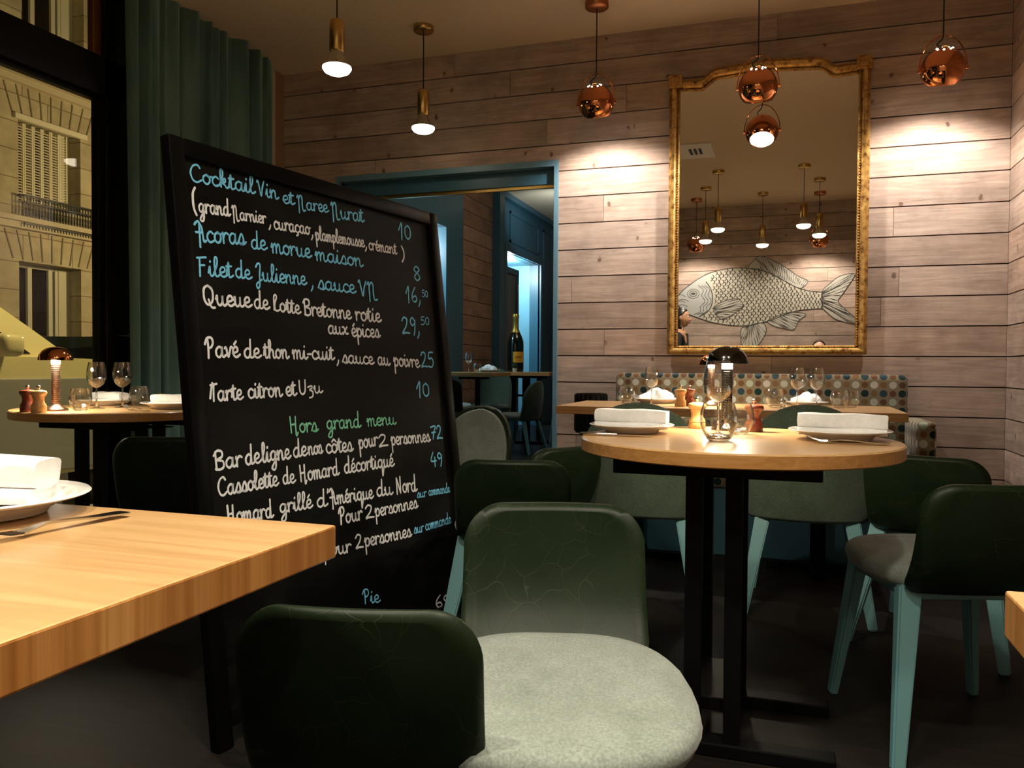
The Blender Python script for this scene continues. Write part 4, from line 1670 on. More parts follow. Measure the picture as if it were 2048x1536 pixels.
# --- near table
plate((-1.0, .775), 'white plate on the near table cut by the left border')
folded_napkin((-1.05, .80), .35, 'thick white napkin folded on the near plate at the left border', w=.22, d=.10, h=.060)
fork((-.822, .735), 1.50, 'fork lying on the near table at the left border')
TEXT = [
  ('cyan',[('Cocktail',0.0725,1.5035,0.3053,1.513,0.0263),('Vin',0.3171,1.511,0.4016,1.5138,0.0257),('et',0.4198,1.5066,0.4708,1.5102,0.0242),('Maree',0.4838,1.4994,0.6284,1.5129,0.024),('Murat',0.6443,1.4994,0.8153,1.5107,0.0279),('10',1.0196,1.4827,1.1011,1.4889,0.0336)]),
  ('white',[('(',0.0729,1.4262,0.0864,1.4246,0.033),('grand',0.092,1.4206,0.2024,1.4293,0.0247),('Marnier',0.2114,1.4221,0.3415,1.4299,0.0216),(',',0.3501,1.4232,0.3649,1.4244,0.0222),('curaçao',0.3716,1.4183,0.5315,1.4243,0.0241),(',',0.5341,1.4189,0.5492,1.4194,0.0237),('plamplemousse',0.5549,1.4114,0.8045,1.4203,0.0236),(',',0.806,1.4166,0.8241,1.4178,0.0233),('crémant',0.8287,1.4152,0.9953,1.4189,0.024),(')',1.0202,1.4132,1.0468,1.4165,0.0332)]),
  ('cyan',[('Acoras',0.0746,1.3385,0.2507,1.3537,0.0298),('de',0.2723,1.345,0.3335,1.3488,0.0271),('morue',0.3533,1.3437,0.5251,1.3483,0.0285),('maison',0.5462,1.3433,0.7865,1.3487,0.0283),('8',1.088,1.3315,1.1397,1.3337,0.0324)]),
  ('cyan',[('Filet',0.0742,1.2467,0.1929,1.2518,0.0273),('de',0.2029,1.2538,0.262,1.2534,0.0262),('Julienne',0.2805,1.2521,0.4917,1.2583,0.0267),(',',0.5114,1.2532,0.5296,1.2531,0.0268),('sauce',0.546,1.2505,0.7323,1.2514,0.0279),('VM',0.7527,1.2468,0.8575,1.2412,0.0294),('16,',1.0282,1.2454,1.1283,1.2479,0.0333),('50',1.1346,1.272,1.1764,1.2725,0.0156)]),
  ('white',[('Queue',0.0827,1.1676,0.2527,1.1712,0.0285),('de',0.2642,1.1699,0.3227,1.1695,0.0267),('Lotte',0.3399,1.1673,0.4534,1.1639,0.0255),('Bretonne',0.4715,1.1622,0.6971,1.1608,0.0272),('rotie',0.7212,1.1585,0.8599,1.1594,0.0291)]),
  ('cyan',[('29,',0.9832,1.1225,1.1027,1.1264,0.0368),('50',1.1084,1.1617,1.1698,1.1647,0.0182)]),
  ('white',[('aux',0.5751,1.107,0.675,1.1078,0.0263),('épices',0.6928,1.1024,0.8456,1.1039,0.0275)]),
  ('white',[('Pavé',0.0792,1.0236,0.1923,1.0259,0.0288),('de',0.2093,1.0241,0.2719,1.0248,0.0269),('thon',0.286,1.025,0.3867,1.024,0.0268),('mi-cuit',0.4035,1.0241,0.5934,1.0227,0.0262),(',',0.6039,1.0157,0.6217,1.0158,0.026),('sauce',0.6329,1.0124,0.7972,1.0084,0.0256),('au',0.8202,1.0072,0.8903,1.0049,0.0268),('poivre',0.9136,1.0037,1.0737,0.9974,0.0279)]),
  ('cyan',[('25',1.0857,0.9987,1.176,0.9989,0.0346)]),
  ('white',[('Tarte',0.0786,0.9052,0.1914,0.907,0.0264),('citron',0.2116,0.9087,0.3459,0.9105,0.0267),('et',0.3615,0.9113,0.4057,0.9119,0.0265),('Uzu',0.4194,0.9134,0.5233,0.9171,0.0234)]),
  ('cyan',[('10',1.0418,0.8893,1.1274,0.8867,0.0315)]),
  ('green',[('Hors',0.3654,0.7997,0.4855,0.7964,0.0267),('grand',0.5274,0.7989,0.6961,0.796,0.0271),('menu',0.7318,0.7965,0.8945,0.7937,0.026)]),
  ('white',[('Bar',0.0746,0.7208,0.171,0.7228,0.027),('de',0.1808,0.7229,0.2379,0.7241,0.028),('ligne',0.2435,0.7241,0.3562,0.7244,0.0277),('de',0.3695,0.7255,0.4299,0.7273,0.0275),('nos',0.4354,0.7268,0.4986,0.7274,0.0256),('côtes',0.5147,0.7246,0.6446,0.7208,0.028),('pour',0.6774,0.7248,0.7814,0.7286,0.028),('2',0.7838,0.7212,0.8396,0.7223,0.0244),('personnes',0.8554,0.7224,1.0993,0.7162,0.0272)]),
  ('cyan',[('72',1.109,0.7234,1.1867,0.7206,0.0302)]),
  ('white',[('Cassolette',0.0777,0.6501,0.298,0.6516,0.0264),('de',0.3174,0.6522,0.3674,0.6509,0.0256),('Homard',0.3895,0.6506,0.5666,0.6515,0.0269),('décortiqué',0.5933,0.6524,0.8601,0.6483,0.0278)]),
  ('cyan',[('49',1.0889,0.6272,1.1738,0.6182,0.0283)]),
  ('white',[('Homard',0.1015,0.5737,0.2677,0.5636,0.0263),('grillé',0.295,0.5701,0.4308,0.5665,0.0256),("d'",0.4518,0.5633,0.5129,0.5619,0.0268),('Amérique',0.5129,0.5619,0.7284,0.5537,0.0267),('du',0.7482,0.5566,0.8381,0.5514,0.0282),('Nord',0.8601,0.5513,0.9839,0.5436,0.0308)]),
  ('cyan',[('sur',0.9825,0.5179,1.0428,0.5155,0.0181),('commande',1.0567,0.5159,1.2013,0.5097,0.0187)]),
  ('white',[('Pour',0.5516,0.4951,0.6643,0.4925,0.0278),('2',0.6794,0.4914,0.727,0.4892,0.0259),('personnes',0.7305,0.4901,0.9796,0.4833,0.0258)]),
  ('white',[('pour',0.4621,0.4101,0.5948,0.399,0.0256),('2',0.6165,0.4042,0.6558,0.4019,0.0265),('personnes',0.6623,0.4021,0.9254,0.3883,0.0265)]),
  ('cyan',[('sur',0.9431,0.3941,1.005,0.3921,0.0207),('commande',1.016,0.3932,1.19,0.3916,0.0215)]),
  ('cyan',[('Pie',0.6337,0.223,0.7141,0.2066,0.0239)]),
  ('white',[('69',1.0345,0.1054,1.1361,0.0806,0.0269)]),
  ('cyan',[('le',0.1047,0.2185,0.1494,0.2068,0.0304)]),
  ('white',[('T',0.0955,0.1349,0.1324,0.1222,0.0247)]),
]
# board [-1.3682, 1.7066, 1.404, 0.1156, -0.0, 1.2729, 1.6136]

# ================================================================ CHALKBOARD
GLY = {
 'a': (.86, [[(.60,.85),(.36,1),(.10,.68),(.10,.22),(.32,0),(.54,.3),(.62,.98),(.60,.25),(.70,.02),(.92,.2)]]),
 'b': (.70, [[(.0,.2),(.32,1.2),(.34,1.85),(.18,1.9),(.10,1.0),(.12,.1),(.36,0),(.60,.35),(.54,.85),(.30,.95),(.12,.6)]]),
 'c': (.66, [[(.58,.82),(.38,1),(.12,.72),(.10,.28),(.32,0),(.70,.2)]]),
 'd': (.88, [[(.60,.85),(.36,1),(.10,.68),(.10,.22),(.32,0),(.55,.35),(.66,1.95)],[(.66,1.95),(.60,.25),(.72,.02),(.94,.2)]]),
 'e': (.62, [[(.04,.38),(.44,.55),(.48,.88),(.28,1),(.08,.68),(.12,.2),(.36,0),(.70,.25)]]),
 'g': (.84, [[(.60,.85),(.36,1),(.10,.70),(.12,.25),(.34,.08),(.56,.4),(.62,.98),(.60,-.5),(.40,-.95),(.14,-.75),(.45,-.2),(.90,.2)]]),
 'h': (.84, [[(.0,.2),(.30,1.2),(.32,1.85),(.16,1.9),(.12,1.0),(.12,0)],[(.12,.5),(.35,.95),(.56,.75),(.58,.2),(.70,.0),(.90,.2)]]),
 'i': (.44, [[(.0,.3),(.15,.97),(.15,.2),(.28,0),(.50,.22)],[(.20,1.42),(.22,1.50)]]),
 'k': (.80, [[(.0,.2),(.30,1.2),(.32,1.85),(.16,1.9),(.12,1.0),(.12,0)],[(.12,.5),(.48,1.0),(.50,.65),(.22,.48),(.45,.3),(.60,.02),(.86,.2)]]),
 'l': (.48, [[(.0,.25),(.32,1.2),(.36,1.85),(.20,1.92),(.12,1.2),(.15,.2),(.30,0),(.54,.22)]]),
 'm': (1.08, [[(.0,.6),(.10,1),(.13,.0)],[(.13,.5),(.31,.96),(.44,.8),(.45,.0)],[(.45,.5),(.64,.96),(.78,.8),(.78,.2),(.90,0),(1.12,.22)]]),
 'n': (.86, [[(.0,.6),(.10,1),(.13,.0)],[(.13,.5),(.36,.96),(.54,.8),(.55,.2),(.67,0),(.90,.22)]]),
 'o': (.74, [[(.36,1),(.10,.72),(.10,.24),(.34,0),(.58,.28),(.58,.76),(.36,1),(.50,.82),(.80,.88)]]),
 'p': (.72, [[(.02,.6),(.13,1),(.14,-.95)],[(.14,.5),(.34,.98),(.58,.76),(.56,.22),(.36,0),(.14,.22)]]),
 'q': (.82, [[(.60,.85),(.36,1),(.10,.70),(.12,.25),(.34,.05),(.56,.4),(.62,.98),(.60,-.95),(.74,-.5),(.88,.1)]]),
 'r': (.58, [[(.02,.80),(.08,.98),(.10,.0)],[(.10,.50),(.24,.88),(.40,.99),(.56,.86)]]),
 's': (.66, [[(.0,.12),(.34,1.02),(.52,.45),(.38,.02),(.12,.10),(.48,.02),(.74,.24)]]),
 't': (.52, [[(.0,.3),(.22,1.55),(.20,.2),(.32,0),(.58,.22)],[(.0,1.12),(.46,1.16)]]),
 'u': (.88, [[(.0,.6),(.12,.97),(.12,.28),(.30,0),(.52,.32),(.56,.97),(.56,.2),(.70,0),(.92,.22)]]),
 'v': (.66, [[(.0,.85),(.12,.92),(.28,.02),(.54,.95),(.72,.88)]]),
 'x': (.70, [[(.02,.9),(.22,.85),(.44,.1),(.68,.12)],[(.60,.95),(.30,.45),(.06,.0)]]),
 'z': (.62, [[(.04,.88),(.40,1.0),(.44,.72),(.20,.48),(.48,.25),(.44,-.4),(.12,-.55)]]),
 '-': (.50, [[(.06,.55),(.42,.58)]]),
 ',': (.36, [[(.20,.18),(.16,-.1),(.02,-.45)]]),
 "'": (.26, [[(.16,1.9),(.10,1.45)]]),
 '(': (.42, [[(.40,1.9),(.12,1.3),(.10,.2),(.34,-.4)]]),
 ')': (.42, [[(.12,1.2),(.30,.6),(.28,-.1),(.06,-.6)]]),
 'A': (.90, [[(-.02,1.55),(.10,1.75),(.34,1.85),(.36,1.2),(.32,-.5)],[(.34,1.8),(.55,1.3),(.66,.1),(.85,.1)],[(.04,.85),(.60,.85)]]),
 'B': (.86, [[(.10,1.75),(.12,0)],[(-.05,1.4),(.25,1.85),(.62,1.70),(.60,1.2),(.22,.95),(.66,.75),(.70,.2),(.40,-.03),(.05,.06)]]),
 'C': (.96, [[(.82,1.55),(.62,1.85),(.26,1.6),(.06,.9),(.20,.2),(.52,0),(.90,.30)]]),
 'F': (.80, [[(.16,1.75),(.14,.9),(.10,-.1)],[(-.04,1.72),(.70,1.85)],[(.12,1.0),(.52,1.04)]]),
 'H': (.96, [[(.10,1.8),(.12,0)],[(.12,.9),(.60,.95)],[(.64,1.8),(.60,.6),(.62,-.35),(.80,.0)]]),
 'J': (.66, [[(.08,1.5),(.30,1.9),(.52,1.75),(.40,.6),(.34,-.5),(.12,-.85),(.04,-.4),(.60,.15)]]),
 'L': (.74, [[(.10,.1),(.16,1.6),(.36,1.9),(.46,1.6),(.22,.9),(.20,.2),(.42,.0),(.74,.2)]]),
 'M': (1.02, [[(.0,1.5),(.16,1.8),(.18,.8),(.16,-.5)],[(.18,1.3),(.42,1.85),(.58,1.5),(.56,.5),(.64,-.2),(.90,-.1)]]),
 'N': (.94, [[(.10,-.1),(.16,1.7)],[(.16,1.7),(.62,.0)],[(.62,.0),(.70,1.85)]]),
 'P': (.72, [[(.14,1.7),(.16,.8),(.12,-.05)],[(-.10,1.25),(.10,1.8),(.46,1.85),(.58,1.4),(.40,.95),(.16,.90)]]),
 'Q': (1.0, [[(.42,1.85),(.10,1.5),(.08,.5),(.36,.0),(.72,.4),(.76,1.4),(.42,1.85),(.70,1.6)],[(.42,.5),(.60,-.2),(.88,-.25)]]),
 'T': (.70, [[(-.02,.30),(.14,1.2),(.30,1.85)],[(.10,1.62),(.72,1.75)],[(.40,1.7),(.34,.8),(.30,.0)]]),
 'U': (.84, [[(.06,1.8),(.06,.5),(.28,0),(.56,.4),(.64,1.85)]]),
 'V': (.82, [[(.0,1.55),(.10,1.75),(.22,.9),(.34,.0),(.52,1.0),(.72,1.80)]]),
 '0': (.66, [[(.34,1.55),(.10,1.2),(.08,.4),(.30,0),(.54,.4),(.54,1.2),(.34,1.55)]]),
 '1': (.50, [[(.0,.9),(.30,1.75),(.26,.8),(.22,-.15)]]),
 '2': (.74, [[(.06,1.3),(.26,1.65),(.52,1.45),(.42,.8),(.04,.05),(.30,.1),(.70,.05)]]),
 '4': (.70, [[(.34,1.7),(.06,.55),(.62,.60)],[(.48,1.05),(.44,-.2)]]),
 '5': (.70, [[(.62,1.65),(.20,1.6),(.14,.95),(.44,1.0),(.60,.55),(.40,.02),(.06,.1)]]),
 '6': (.66, [[(.46,1.7),(.16,1.0),(.08,.35),(.30,0),(.54,.3),(.42,.7),(.12,.5)]]),
 '7': (.66, [[(.02,1.5),(.58,1.6),(.34,.8),(.20,.0)],[(.10,.8),(.52,.86)]]),
 '8': (.64, [[(.36,.85),(.10,1.25),(.30,1.65),(.52,1.3),(.30,.85),(.10,.4),(.30,.0),(.54,.35),(.36,.85)]]),
 '9': (.66, [[(.52,1.3),(.30,1.65),(.10,1.25),(.26,.85),(.50,1.1),(.54,1.4),(.48,.5),(.36,-.15)]]),
 '3': (.62, [[(.06,1.4),(.34,1.6),(.44,1.2),(.20,.9),(.50,.6),(.36,.05),(.06,.1)]]),
}
ACC = {'é': ('e', [(.22, 1.25), (.42, 1.55)]), 'ê': ('e', [(.10, 1.22), (.26, 1.48), (.44, 1.24)]), 'ô': ('o', [(.12, 1.24), (.34, 1.50), (.56, 1.26)]),
       'ç': ('c', [(.34, 0), (.44, -.22), (.20, -.42)])}


def word_strokes(s):
    out, x = [], 0.0
    for ch in s:
        extra = None
        if ch in ACC:
            ch, extra = ACC[ch]
        adv, st = GLY[ch]
        for k in st + ([extra] if extra else []):
            out.append([(x + px, py) for px, py in k])
        x += adv
    return out, x


BX, BY, BYAW, BTILT, BW, BH = -1.3682, 1.7066, 1.404, .1156, 1.2729, 1.6136
bd = empty('chalkboard', 'tall black chalkboard stand covered in handwritten French dishes and prices', 'chalkboard', (BX, BY, 0), BYAW)
# local frame: +X along the board, -Y towards the reader, leaning back by BTILT
ct_, st_ = math.cos(BTILT), math.sin(BTILT)


def bp(u, v, d=0.0):
    """point at u along, v up the board, d in front of its face"""
    return Vector((u, v * st_ - d * ct_, v * ct_ + d * st_))


def board_box(u0, u1, v0, v1, d0, d1, bev=0.0):
    bm = bmesh.new()
    vs = bx(bm, u0, u1, d0, d1, v0, v1, bev)
    for v in bm.verts:
        u, d, w = v.co.x, v.co.y, v.co.z
        v.co = bp(u, w, d)
    return bm


FWD = .050
obj('writing_panel', board_box(.03, BW - .03, .055, BH - .03, -.008, .000), M['board'], bd)
fb = bmesh.new()
for a in ((0, FWD, .0, BH), (BW - FWD, BW, .0, BH)):
    m_ = board_box(a[0], a[1], a[2], a[3], -.020, .016, bev=.005)
    tmp = bpy.data.meshes.new('t'); m_.to_mesh(tmp); m_.free(); fb.from_mesh(tmp); bpy.data.meshes.remove(tmp)
for a in ((FWD, BW - FWD, BH - FWD, BH), (FWD, BW - FWD, .05, .05 + FWD)):
    m_ = board_box(a[0], a[1], a[2], a[3], -.020, .0155, bev=.005)
    tmp = bpy.data.meshes.new('t'); m_.to_mesh(tmp); m_.free(); fb.from_mesh(tmp); bpy.data.meshes.remove(tmp)
obj('frame', fb, M['board_frame'], bd, smooth=True, angle=40)
pl_ = bmesh.new()
taper(pl_, bp(BW * .66, 1.45, -.03), (BW * .66, .40, .0), (.05, .022), (.05, .022), bev=.003)
obj('prop_leg', pl_, M['board_frame'], bd)
for col, words_ in TEXT:
    runs = []
    for w in words_:
        if not runs or w[1] - runs[-1][-1][3] > .085:
            runs.append([])
        runs[-1].append(w)
    for run in runs:
        bm = bmesh.new()
        for s, u0, v0, u1, v1, h in run:
            strokes, adv = word_strokes(s)
            L = math.hypot(u1 - u0, v1 - v0)
            sx = L / adv
            ex, ey = (u1 - u0) / L, (v1 - v0) / L
            wd = (.0066 if col == 'white' else .0060) * min(1.15, max(.72, h / .0255))
            for k, stx in enumerate(strokes):
                P = catmull(stx, 6)
                Q = [(u0 + ex * x * sx, v0 + ey * x * sx + y * h) for x, y in P]
                ws = [wd * (.92 + .22 * noise.noise(Vector((q[0] * 60, q[1] * 60, 1)))) for q in Q]
                dep = .0012 + .00008 * (k % 4)
                ribbon(bm, Q, ws, lambda a, b_: bp(a, b_, dep))
        obj('chalk_writing', bm, M['chalk_' + col], bd)
FISH = {
  'up': [(-1.346, 1.897),(-1.27, 1.984),(-1.176, 2.062),(-1.051, 2.147),(-0.927, 2.207),(-0.741, 2.253),(-0.588, 2.263),(-0.436, 2.255),(-0.285, 2.224),(-0.135, 2.16),(0.014, 2.071),(0.161, 1.99),(0.307, 1.948),(0.451, 1.932)],
  'low': [(0.454, 1.73),(0.31, 1.725),(0.165, 1.712),(0.019, 1.668),(-0.128, 1.607),(-0.277, 1.562),(-0.427, 1.532),(-0.579, 1.529),(-0.733, 1.547),(-0.888, 1.577),(-1.045, 1.63),(-1.156, 1.673),(-1.252, 1.71),(-1.3, 1.783),(-1.357, 1.833),(-1.314, 1.853)],
  'gill': [(-0.964, 2.097),(-0.909, 2.008),(-0.884, 1.912),(-0.891, 1.808),(-0.936, 1.721),(-1.045, 1.651)],
  'eye': [(-1.127, 1.949),(-1.102, 1.948)],
  'dorsal': [(-0.444, 2.264),(-0.362, 2.37),(-0.303, 2.407),(-0.198, 2.372),(-0.063, 2.298),(0.056, 2.216),(0.159, 2.136),(0.269, 2.079),(0.219, 2.004),(0.161, 1.994),(0.014, 2.071),(-0.135, 2.157),(-0.285, 2.224)],
  'tail': [(0.436, 1.937),(0.521, 2.034),(0.633, 2.123),(0.787, 2.156),(0.802, 2.118),(0.733, 1.999),(0.664, 1.894),(0.623, 1.819),(0.681, 1.742),(0.809, 1.619),(0.831, 1.543),(0.74, 1.551),(0.598, 1.599),(0.497, 1.684),(0.439, 1.761)],
  'pect': [(-0.867, 1.768),(-0.736, 1.845),(-0.583, 1.874),(-0.522, 1.833),(-0.506, 1.778),(-0.551, 1.731),(-0.657, 1.654),(-0.764, 1.615),(-0.827, 1.656)],
  'pelv': [(-0.457, 1.517),(-0.518, 1.494),(-0.524, 1.383),(-0.5, 1.273),(-0.348, 1.265),(-0.274, 1.335),(-0.216, 1.46),(-0.247, 1.554),(-0.337, 1.555)],
  'anal': [(-0.202, 1.585),(-0.084, 1.646),(0.063, 1.69),(0.253, 1.664),(0.167, 1.581),(0.117, 1.473),(-0.008, 1.49),(-0.127, 1.522)],
}

# ================================================================ FISH MURAL on the wall behind the camera (seen in the mirror)
fm = empty('fish_mural', 'large carp painted on the plank wall, reflected in the gilt mirror', 'mural', (0, YF + .003, 0))


def wp(d):
    return lambda a, b: Vector((a, d, b))


def inside(p, poly):
    x, y = p; c = False
    for (x0, y0), (x1, y1) in zip(poly, poly[1:] + poly[:1]):
        if (y0 > y) != (y1 > y) and x < (x1 - x0) * (y - y0) / (y1 - y0) + x0: c = not c
    return c


UP, LOW = catmull(FISH['up'], 5), catmull(FISH['low'], 5)
BODY = UP + LOW
bm = bmesh.new(); prism(bm, BODY, lambda a, b, d: Vector((a, d, b)), .0015); obj('body', bm, M['fish_body'], fm)
gill = catmull(FISH['gill'], 6)
gx = {round(p[1], 3): p[0] for p in gill}
headp = [p for p in UP if p[0] < FISH['gill'][0][0]] + gill + [p for p in LOW if p[0] < FISH['gill'][-1][0]]
bm = bmesh.new(); prism(bm, headp, lambda a, b, d: Vector((a, .0015 + d, b)), .0008); obj('head', bm, M['fish_head'], fm)


def gill_x(z):
    best = min(gill, key=lambda p: abs(p[1] - z)); return best[0]


bm = bmesh.new()
rnd = random.Random(3)
du, dv = .058, .072
r_ = 0
z = 1.50
while z < 2.30:
    x = -1.1 + (du / 2 if r_ % 2 else 0)
    while x < .55:
        c = (x + rnd.uniform(-.007, .007), z + rnd.uniform(-.006, .006) + .03 * math.sin((x + .4) * 1.6))
        k = .62 + .38 * min(1, max(0, (.5 - x) / .9))
        if inside((c[0] + .02, c[1]), BODY) and inside((c[0], c[1] + .012), BODY) and inside((c[0], c[1] - .012), BODY) and c[0] > gill_x(c[1]) + .01:
            R = .034 * k
            P = [(c[0] + R * math.cos(a), c[1] + R * .82 * math.sin(a)) for a in [(-1.25 + 2.5 * i / 8) for i in range(9)]]
            w = [.0035 + .0115 * math.sin(PI * i / 8) * rnd.uniform(.6, 1.2) for i in range(9)]
            ribbon(bm, P, w, wp(.0032))
        x += du * k
    z += dv / 2 * 1.0
    r_ += 1
obj('scale_lines', bm, M['fish_line'], fm)
bm = bmesh.new()
ribbon(bm, UP, [.009 + .008 * abs(noise.noise(Vector((p[0] * 9, 0, 0)))) for p in UP], wp(.0042))
ribbon(bm, LOW, [.008 + .005 * abs(noise.noise(Vector((p[0] * 9, 5, 0)))) for p in LOW], wp(.0042))
ribbon(bm, gill, .012, wp(.0045))
g0 = Vector(FISH['gill'][2])
for q in (.035, .075, .115):
    ribbon(bm, [(p[0] - q - .02 * math.sin(i * .7), p[1]) for i, p in enumerate(gill)][3:-3], [.004 + .004 * abs(math.sin(i)) for i in range(len(gill) - 6)], wp(.0044))
ex, ez = FISH['eye'][0]
for R, w in ((.075, .006), (.046, .008)):
    ribbon(bm, [(ex + R * math.cos(2 * PI * k / 20), ez + R * .8 * math.sin(2 * PI * k / 20)) for k in range(21)], w, wp(.0046))
ribbon(bm, [(ex - .014, ez), (ex + .014, ez)], .028, wp(.0048))
nx, nz = FISH['up'][0]
for dz, L in ((-.03, .16), (-.05, .12), (-.10, .15), (.03, .12)):
    ribbon(bm, catmull([(nx + .02, nz + dz), (nx + L * .6, nz + dz + .012), (nx + L, nz + dz - .015)], 5), .005, wp(.0044))
obj('outline', bm, M['fish_line'], fm)


def fin(name, key, root_pts, nray, lift=.0):
    poly = FISH[key]
    sm = catmull(poly, 4, closed=True)
    b = bmesh.new(); prism(b, sm, lambda a, c, d: Vector((a, .0003 + d + lift, c)), .0017); f_ = obj(name, b, M['fish_fin'], fm)
    b = bmesh.new()
    ribbon(b, sm + sm[:1], .007, wp(.0050 + lift))
    a0, a1 = Vector(root_pts[0]), Vector(root_pts[1])
    # rays from the root edge to the free edge
    for k in range(nray):
        t = (k + .5) / nray
        s = a0.lerp(a1, t)
        tip = Vector(root_pts[2]).lerp(Vector(root_pts[3]), t) if len(root_pts) == 4 else Vector(root_pts[2 + min(int(t * (len(root_pts) - 3)), len(root_pts) - 4)]).lerp(
            Vector(root_pts[3 + min(int(t * (len(root_pts) - 3)), len(root_pts) - 4)]), t * (len(root_pts) - 3) % 1.0)
        m = s.lerp(tip, .5) + Vector((.008 * math.sin(k), .012 * math.cos(k * 1.7)))
        P = [q for q in catmull([tuple(s), tuple(m), tuple(tip)], 6)]
        ribbon(b, P, [.002 + .006 * (.5 + .5 * math.sin(i * .8 + k)) for i in range(len(P))], wp(.0052 + lift))
    obj('fin_rays', b, M['fish_line'], f_)


D_ = FISH['dorsal']; fin('dorsal_fin', 'dorsal', [D_[12], D_[8], D_[1], D_[2], D_[3], D_[4], D_[5], D_[6], D_[7]], 26)
T_ = FISH['tail']; fin('tail_fin', 'tail', [T_[0], T_[14], T_[3], T_[4], T_[5], T_[7], T_[8], T_[9], T_[10], T_[11]], 20)
P_ = FISH['pect']; fin('pectoral_fin', 'pect', [P_[0], P_[8], P_[2], P_[3], P_[4], P_[5], P_[6], P_[7]], 11, lift=.0034)
P_ = FISH['pelv']; fin('pelvic_fin', 'pelv', [P_[0], P_[8], P_[2], P_[3], P_[4], P_[5], P_[6]], 12)
P_ = FISH['anal']; fin('anal_fin', 'anal', [P_[0], P_[2], P_[6], P_[5], P_[4], P_[3]], 10)

# ================================================================ THE FAR ROOM'S FURNITURE


def far_table(name, label, x0, x1, y0, y1, posts):
    cx, cy = (x0 + x1) / 2, (y0 + y1) / 2
    t = empty(name, label, 'table', (cx, cy, FZ))
    b = bmesh.new()
    bx(b, x0 - cx, x1 - cx, y0 - cy, y1 - cy, .758, .80, bev=.003)
    for f in b.faces: f.material_index = 0 if f.normal.z > .5 else 1
    obj('tabletop', b, [M['oak'], M['oak_edge']], t)
    for px, py in posts:
        obj('post', B(px - .022, px + .022, py - .022, py + .022, .03, .73, bev=.003), M['black_metal'], t)
    w = max(abs(p[0]) for p in posts)
    obj('top_bracket', B(-w - .10, w + .10, -.08, .08, .73, .758, bev=.003), M['black_metal'], t)
    obj('foot', B(-w - .12, w + .12, -.16, .16, 0, .03, bev=.004), M['black_metal'], t)
    if len(posts) > 1:
        obj('cross_bar', B(-w, w, -.012, .012, .52, .545, bev=.003), M['black_metal'], t)
    return t


far_table('dining_table', 'oak table in the room beyond the doorway with a wine glass and tumbler on it', -3.30, -2.70, 7.42, 8.02, [(0.04, 0)])
far_table('bottle_table', 'oak table beyond the doorway carrying the huge champagne bottle', -3.12, -2.40, 8.42, 9.02, [(-.12, -.08), (-.04, .08), (.05, -.08), (.13, .08)])


def at_far(o):
    o.location.z += FZ
    return o


at_far(chair('B', (-3.00, 8.22), 178, 'chair facing the camera behind the nearer table beyond the doorway', pad='green_fabric', shellm='green_fabric', scale=(.85, .6, .98)))
at_far(chair('B', (-2.52, 7.72), 80, 'chair seen from the side at the right of the nearer table beyond the doorway', scale=(.85, .85, .84), pad='green_fabric', shellm='green_fabric'))
at_far(chair('A', (-3.02, 7.12), 10, 'chair seen from behind at the nearer table beyond the doorway, next to the chalkboard', scale=(.9, .9, 1.08)))
at_far(chair('B', (-2.25, 8.85), 75, 'chair at the right side of the champagne bottle table beyond the doorway', scale=(.85, .85, .98), pad='green_fabric', shellm='green_fabric'))
gb = wine_glass((-3.02, 7.62), 'wine glass on the nearer table beyond the doorway'); gb.location.z = FZ + .80
gb = tumbler((-2.90, 7.56), 'tumbler on the nearer table beyond the doorway'); gb.location.z = FZ + .80
gb = plate((-2.86, 7.76), 'white plate on the nearer table beyond the doorway', .9); gb.location.z = FZ + .80
knotted_napkin((-2.86, 7.76), .3, 'rolled napkin on the nearer table beyond the doorway', z=FZ + .80 + .0125)
pt = empty('potted_plant', 'tiny potted plant in a cream pot on the table edge beyond the doorway', 'plant', (-2.81, 8.47, FZ + .80))
b = bmesh.new(); lathe(b, [(0, 0), (.022, 0), (.030, .055), (.026, .055), (.024, .05), (0, .05)], 24); obj('pot', b, M['pot'], pt, smooth=True, angle=40)
b = bmesh.new()
rnd = random.Random(5)
for k in range(90):
    a, e = rnd.uniform(0, 2 * PI), rnd.uniform(0, PI / 2)
    d = Vector((math.cos(a) * math.cos(e), math.sin(a) * math.cos(e), math.sin(e)))
    q = Vector((0, 0, .062)) + d * .036
    u = d.orthogonal().normalized() * .010
    w = d.cross(u).normalized() * .006
    b.faces.new([b.verts.new(q + u), b.verts.new(q + w + d * .004), b.verts.new(q - u), b.verts.new(q - w + d * .002)])
r = bmesh.ops.create_icosphere(b, subdivisions=2, radius=.034); bmesh.ops.translate(b, verts=r['verts'], vec=(0, 0, .06))
obj('foliage', b, M['leaf'], pt)

bo = empty('champagne_bottle', 'huge dark champagne bottle with gold neck and orange label beyond the doorway', 'bottle', (-2.86, 8.64, FZ + .80), -.3)
b = bmesh.new()
lathe(b, [(0, 0), (.082, 0), (.090, .01), (.0915, .03), (.0915, .30), (.088, .345), (.072, .395), (.050, .44), (.038, .47), (.034, .50), (.031, .60), (.035, .605), (.035, .625), (0, .627)], 44)
obj('glass_body', b, M['bottle'], bo, smooth=True, angle=50)
b = bmesh.new()
lathe(b, [(.047, .448), (.040, .472), (.036, .50), (.033, .59), (.038, .60), (.039, .628), (.032, .648), (0, .652)], 36)
lathe(b, [(.0525, .440), (.047, .45)], 36)
obj('foil_neck', b, M['foil'], bo, smooth=True, angle=60)


def wrap(bm, a0, a1, z0, z1, R, n=14):
    prev = None
    for k in range(n + 1):
        a = a0 + (a1 - a0) * k / n
        c = (bm.verts.new((R * math.cos(a), R * math.sin(a), z0)), bm.verts.new((R * math.cos(a), R * math.sin(a), z1)))
        if prev: bm.faces.new((prev[0], c[0], c[1], prev[1]))
        prev = c


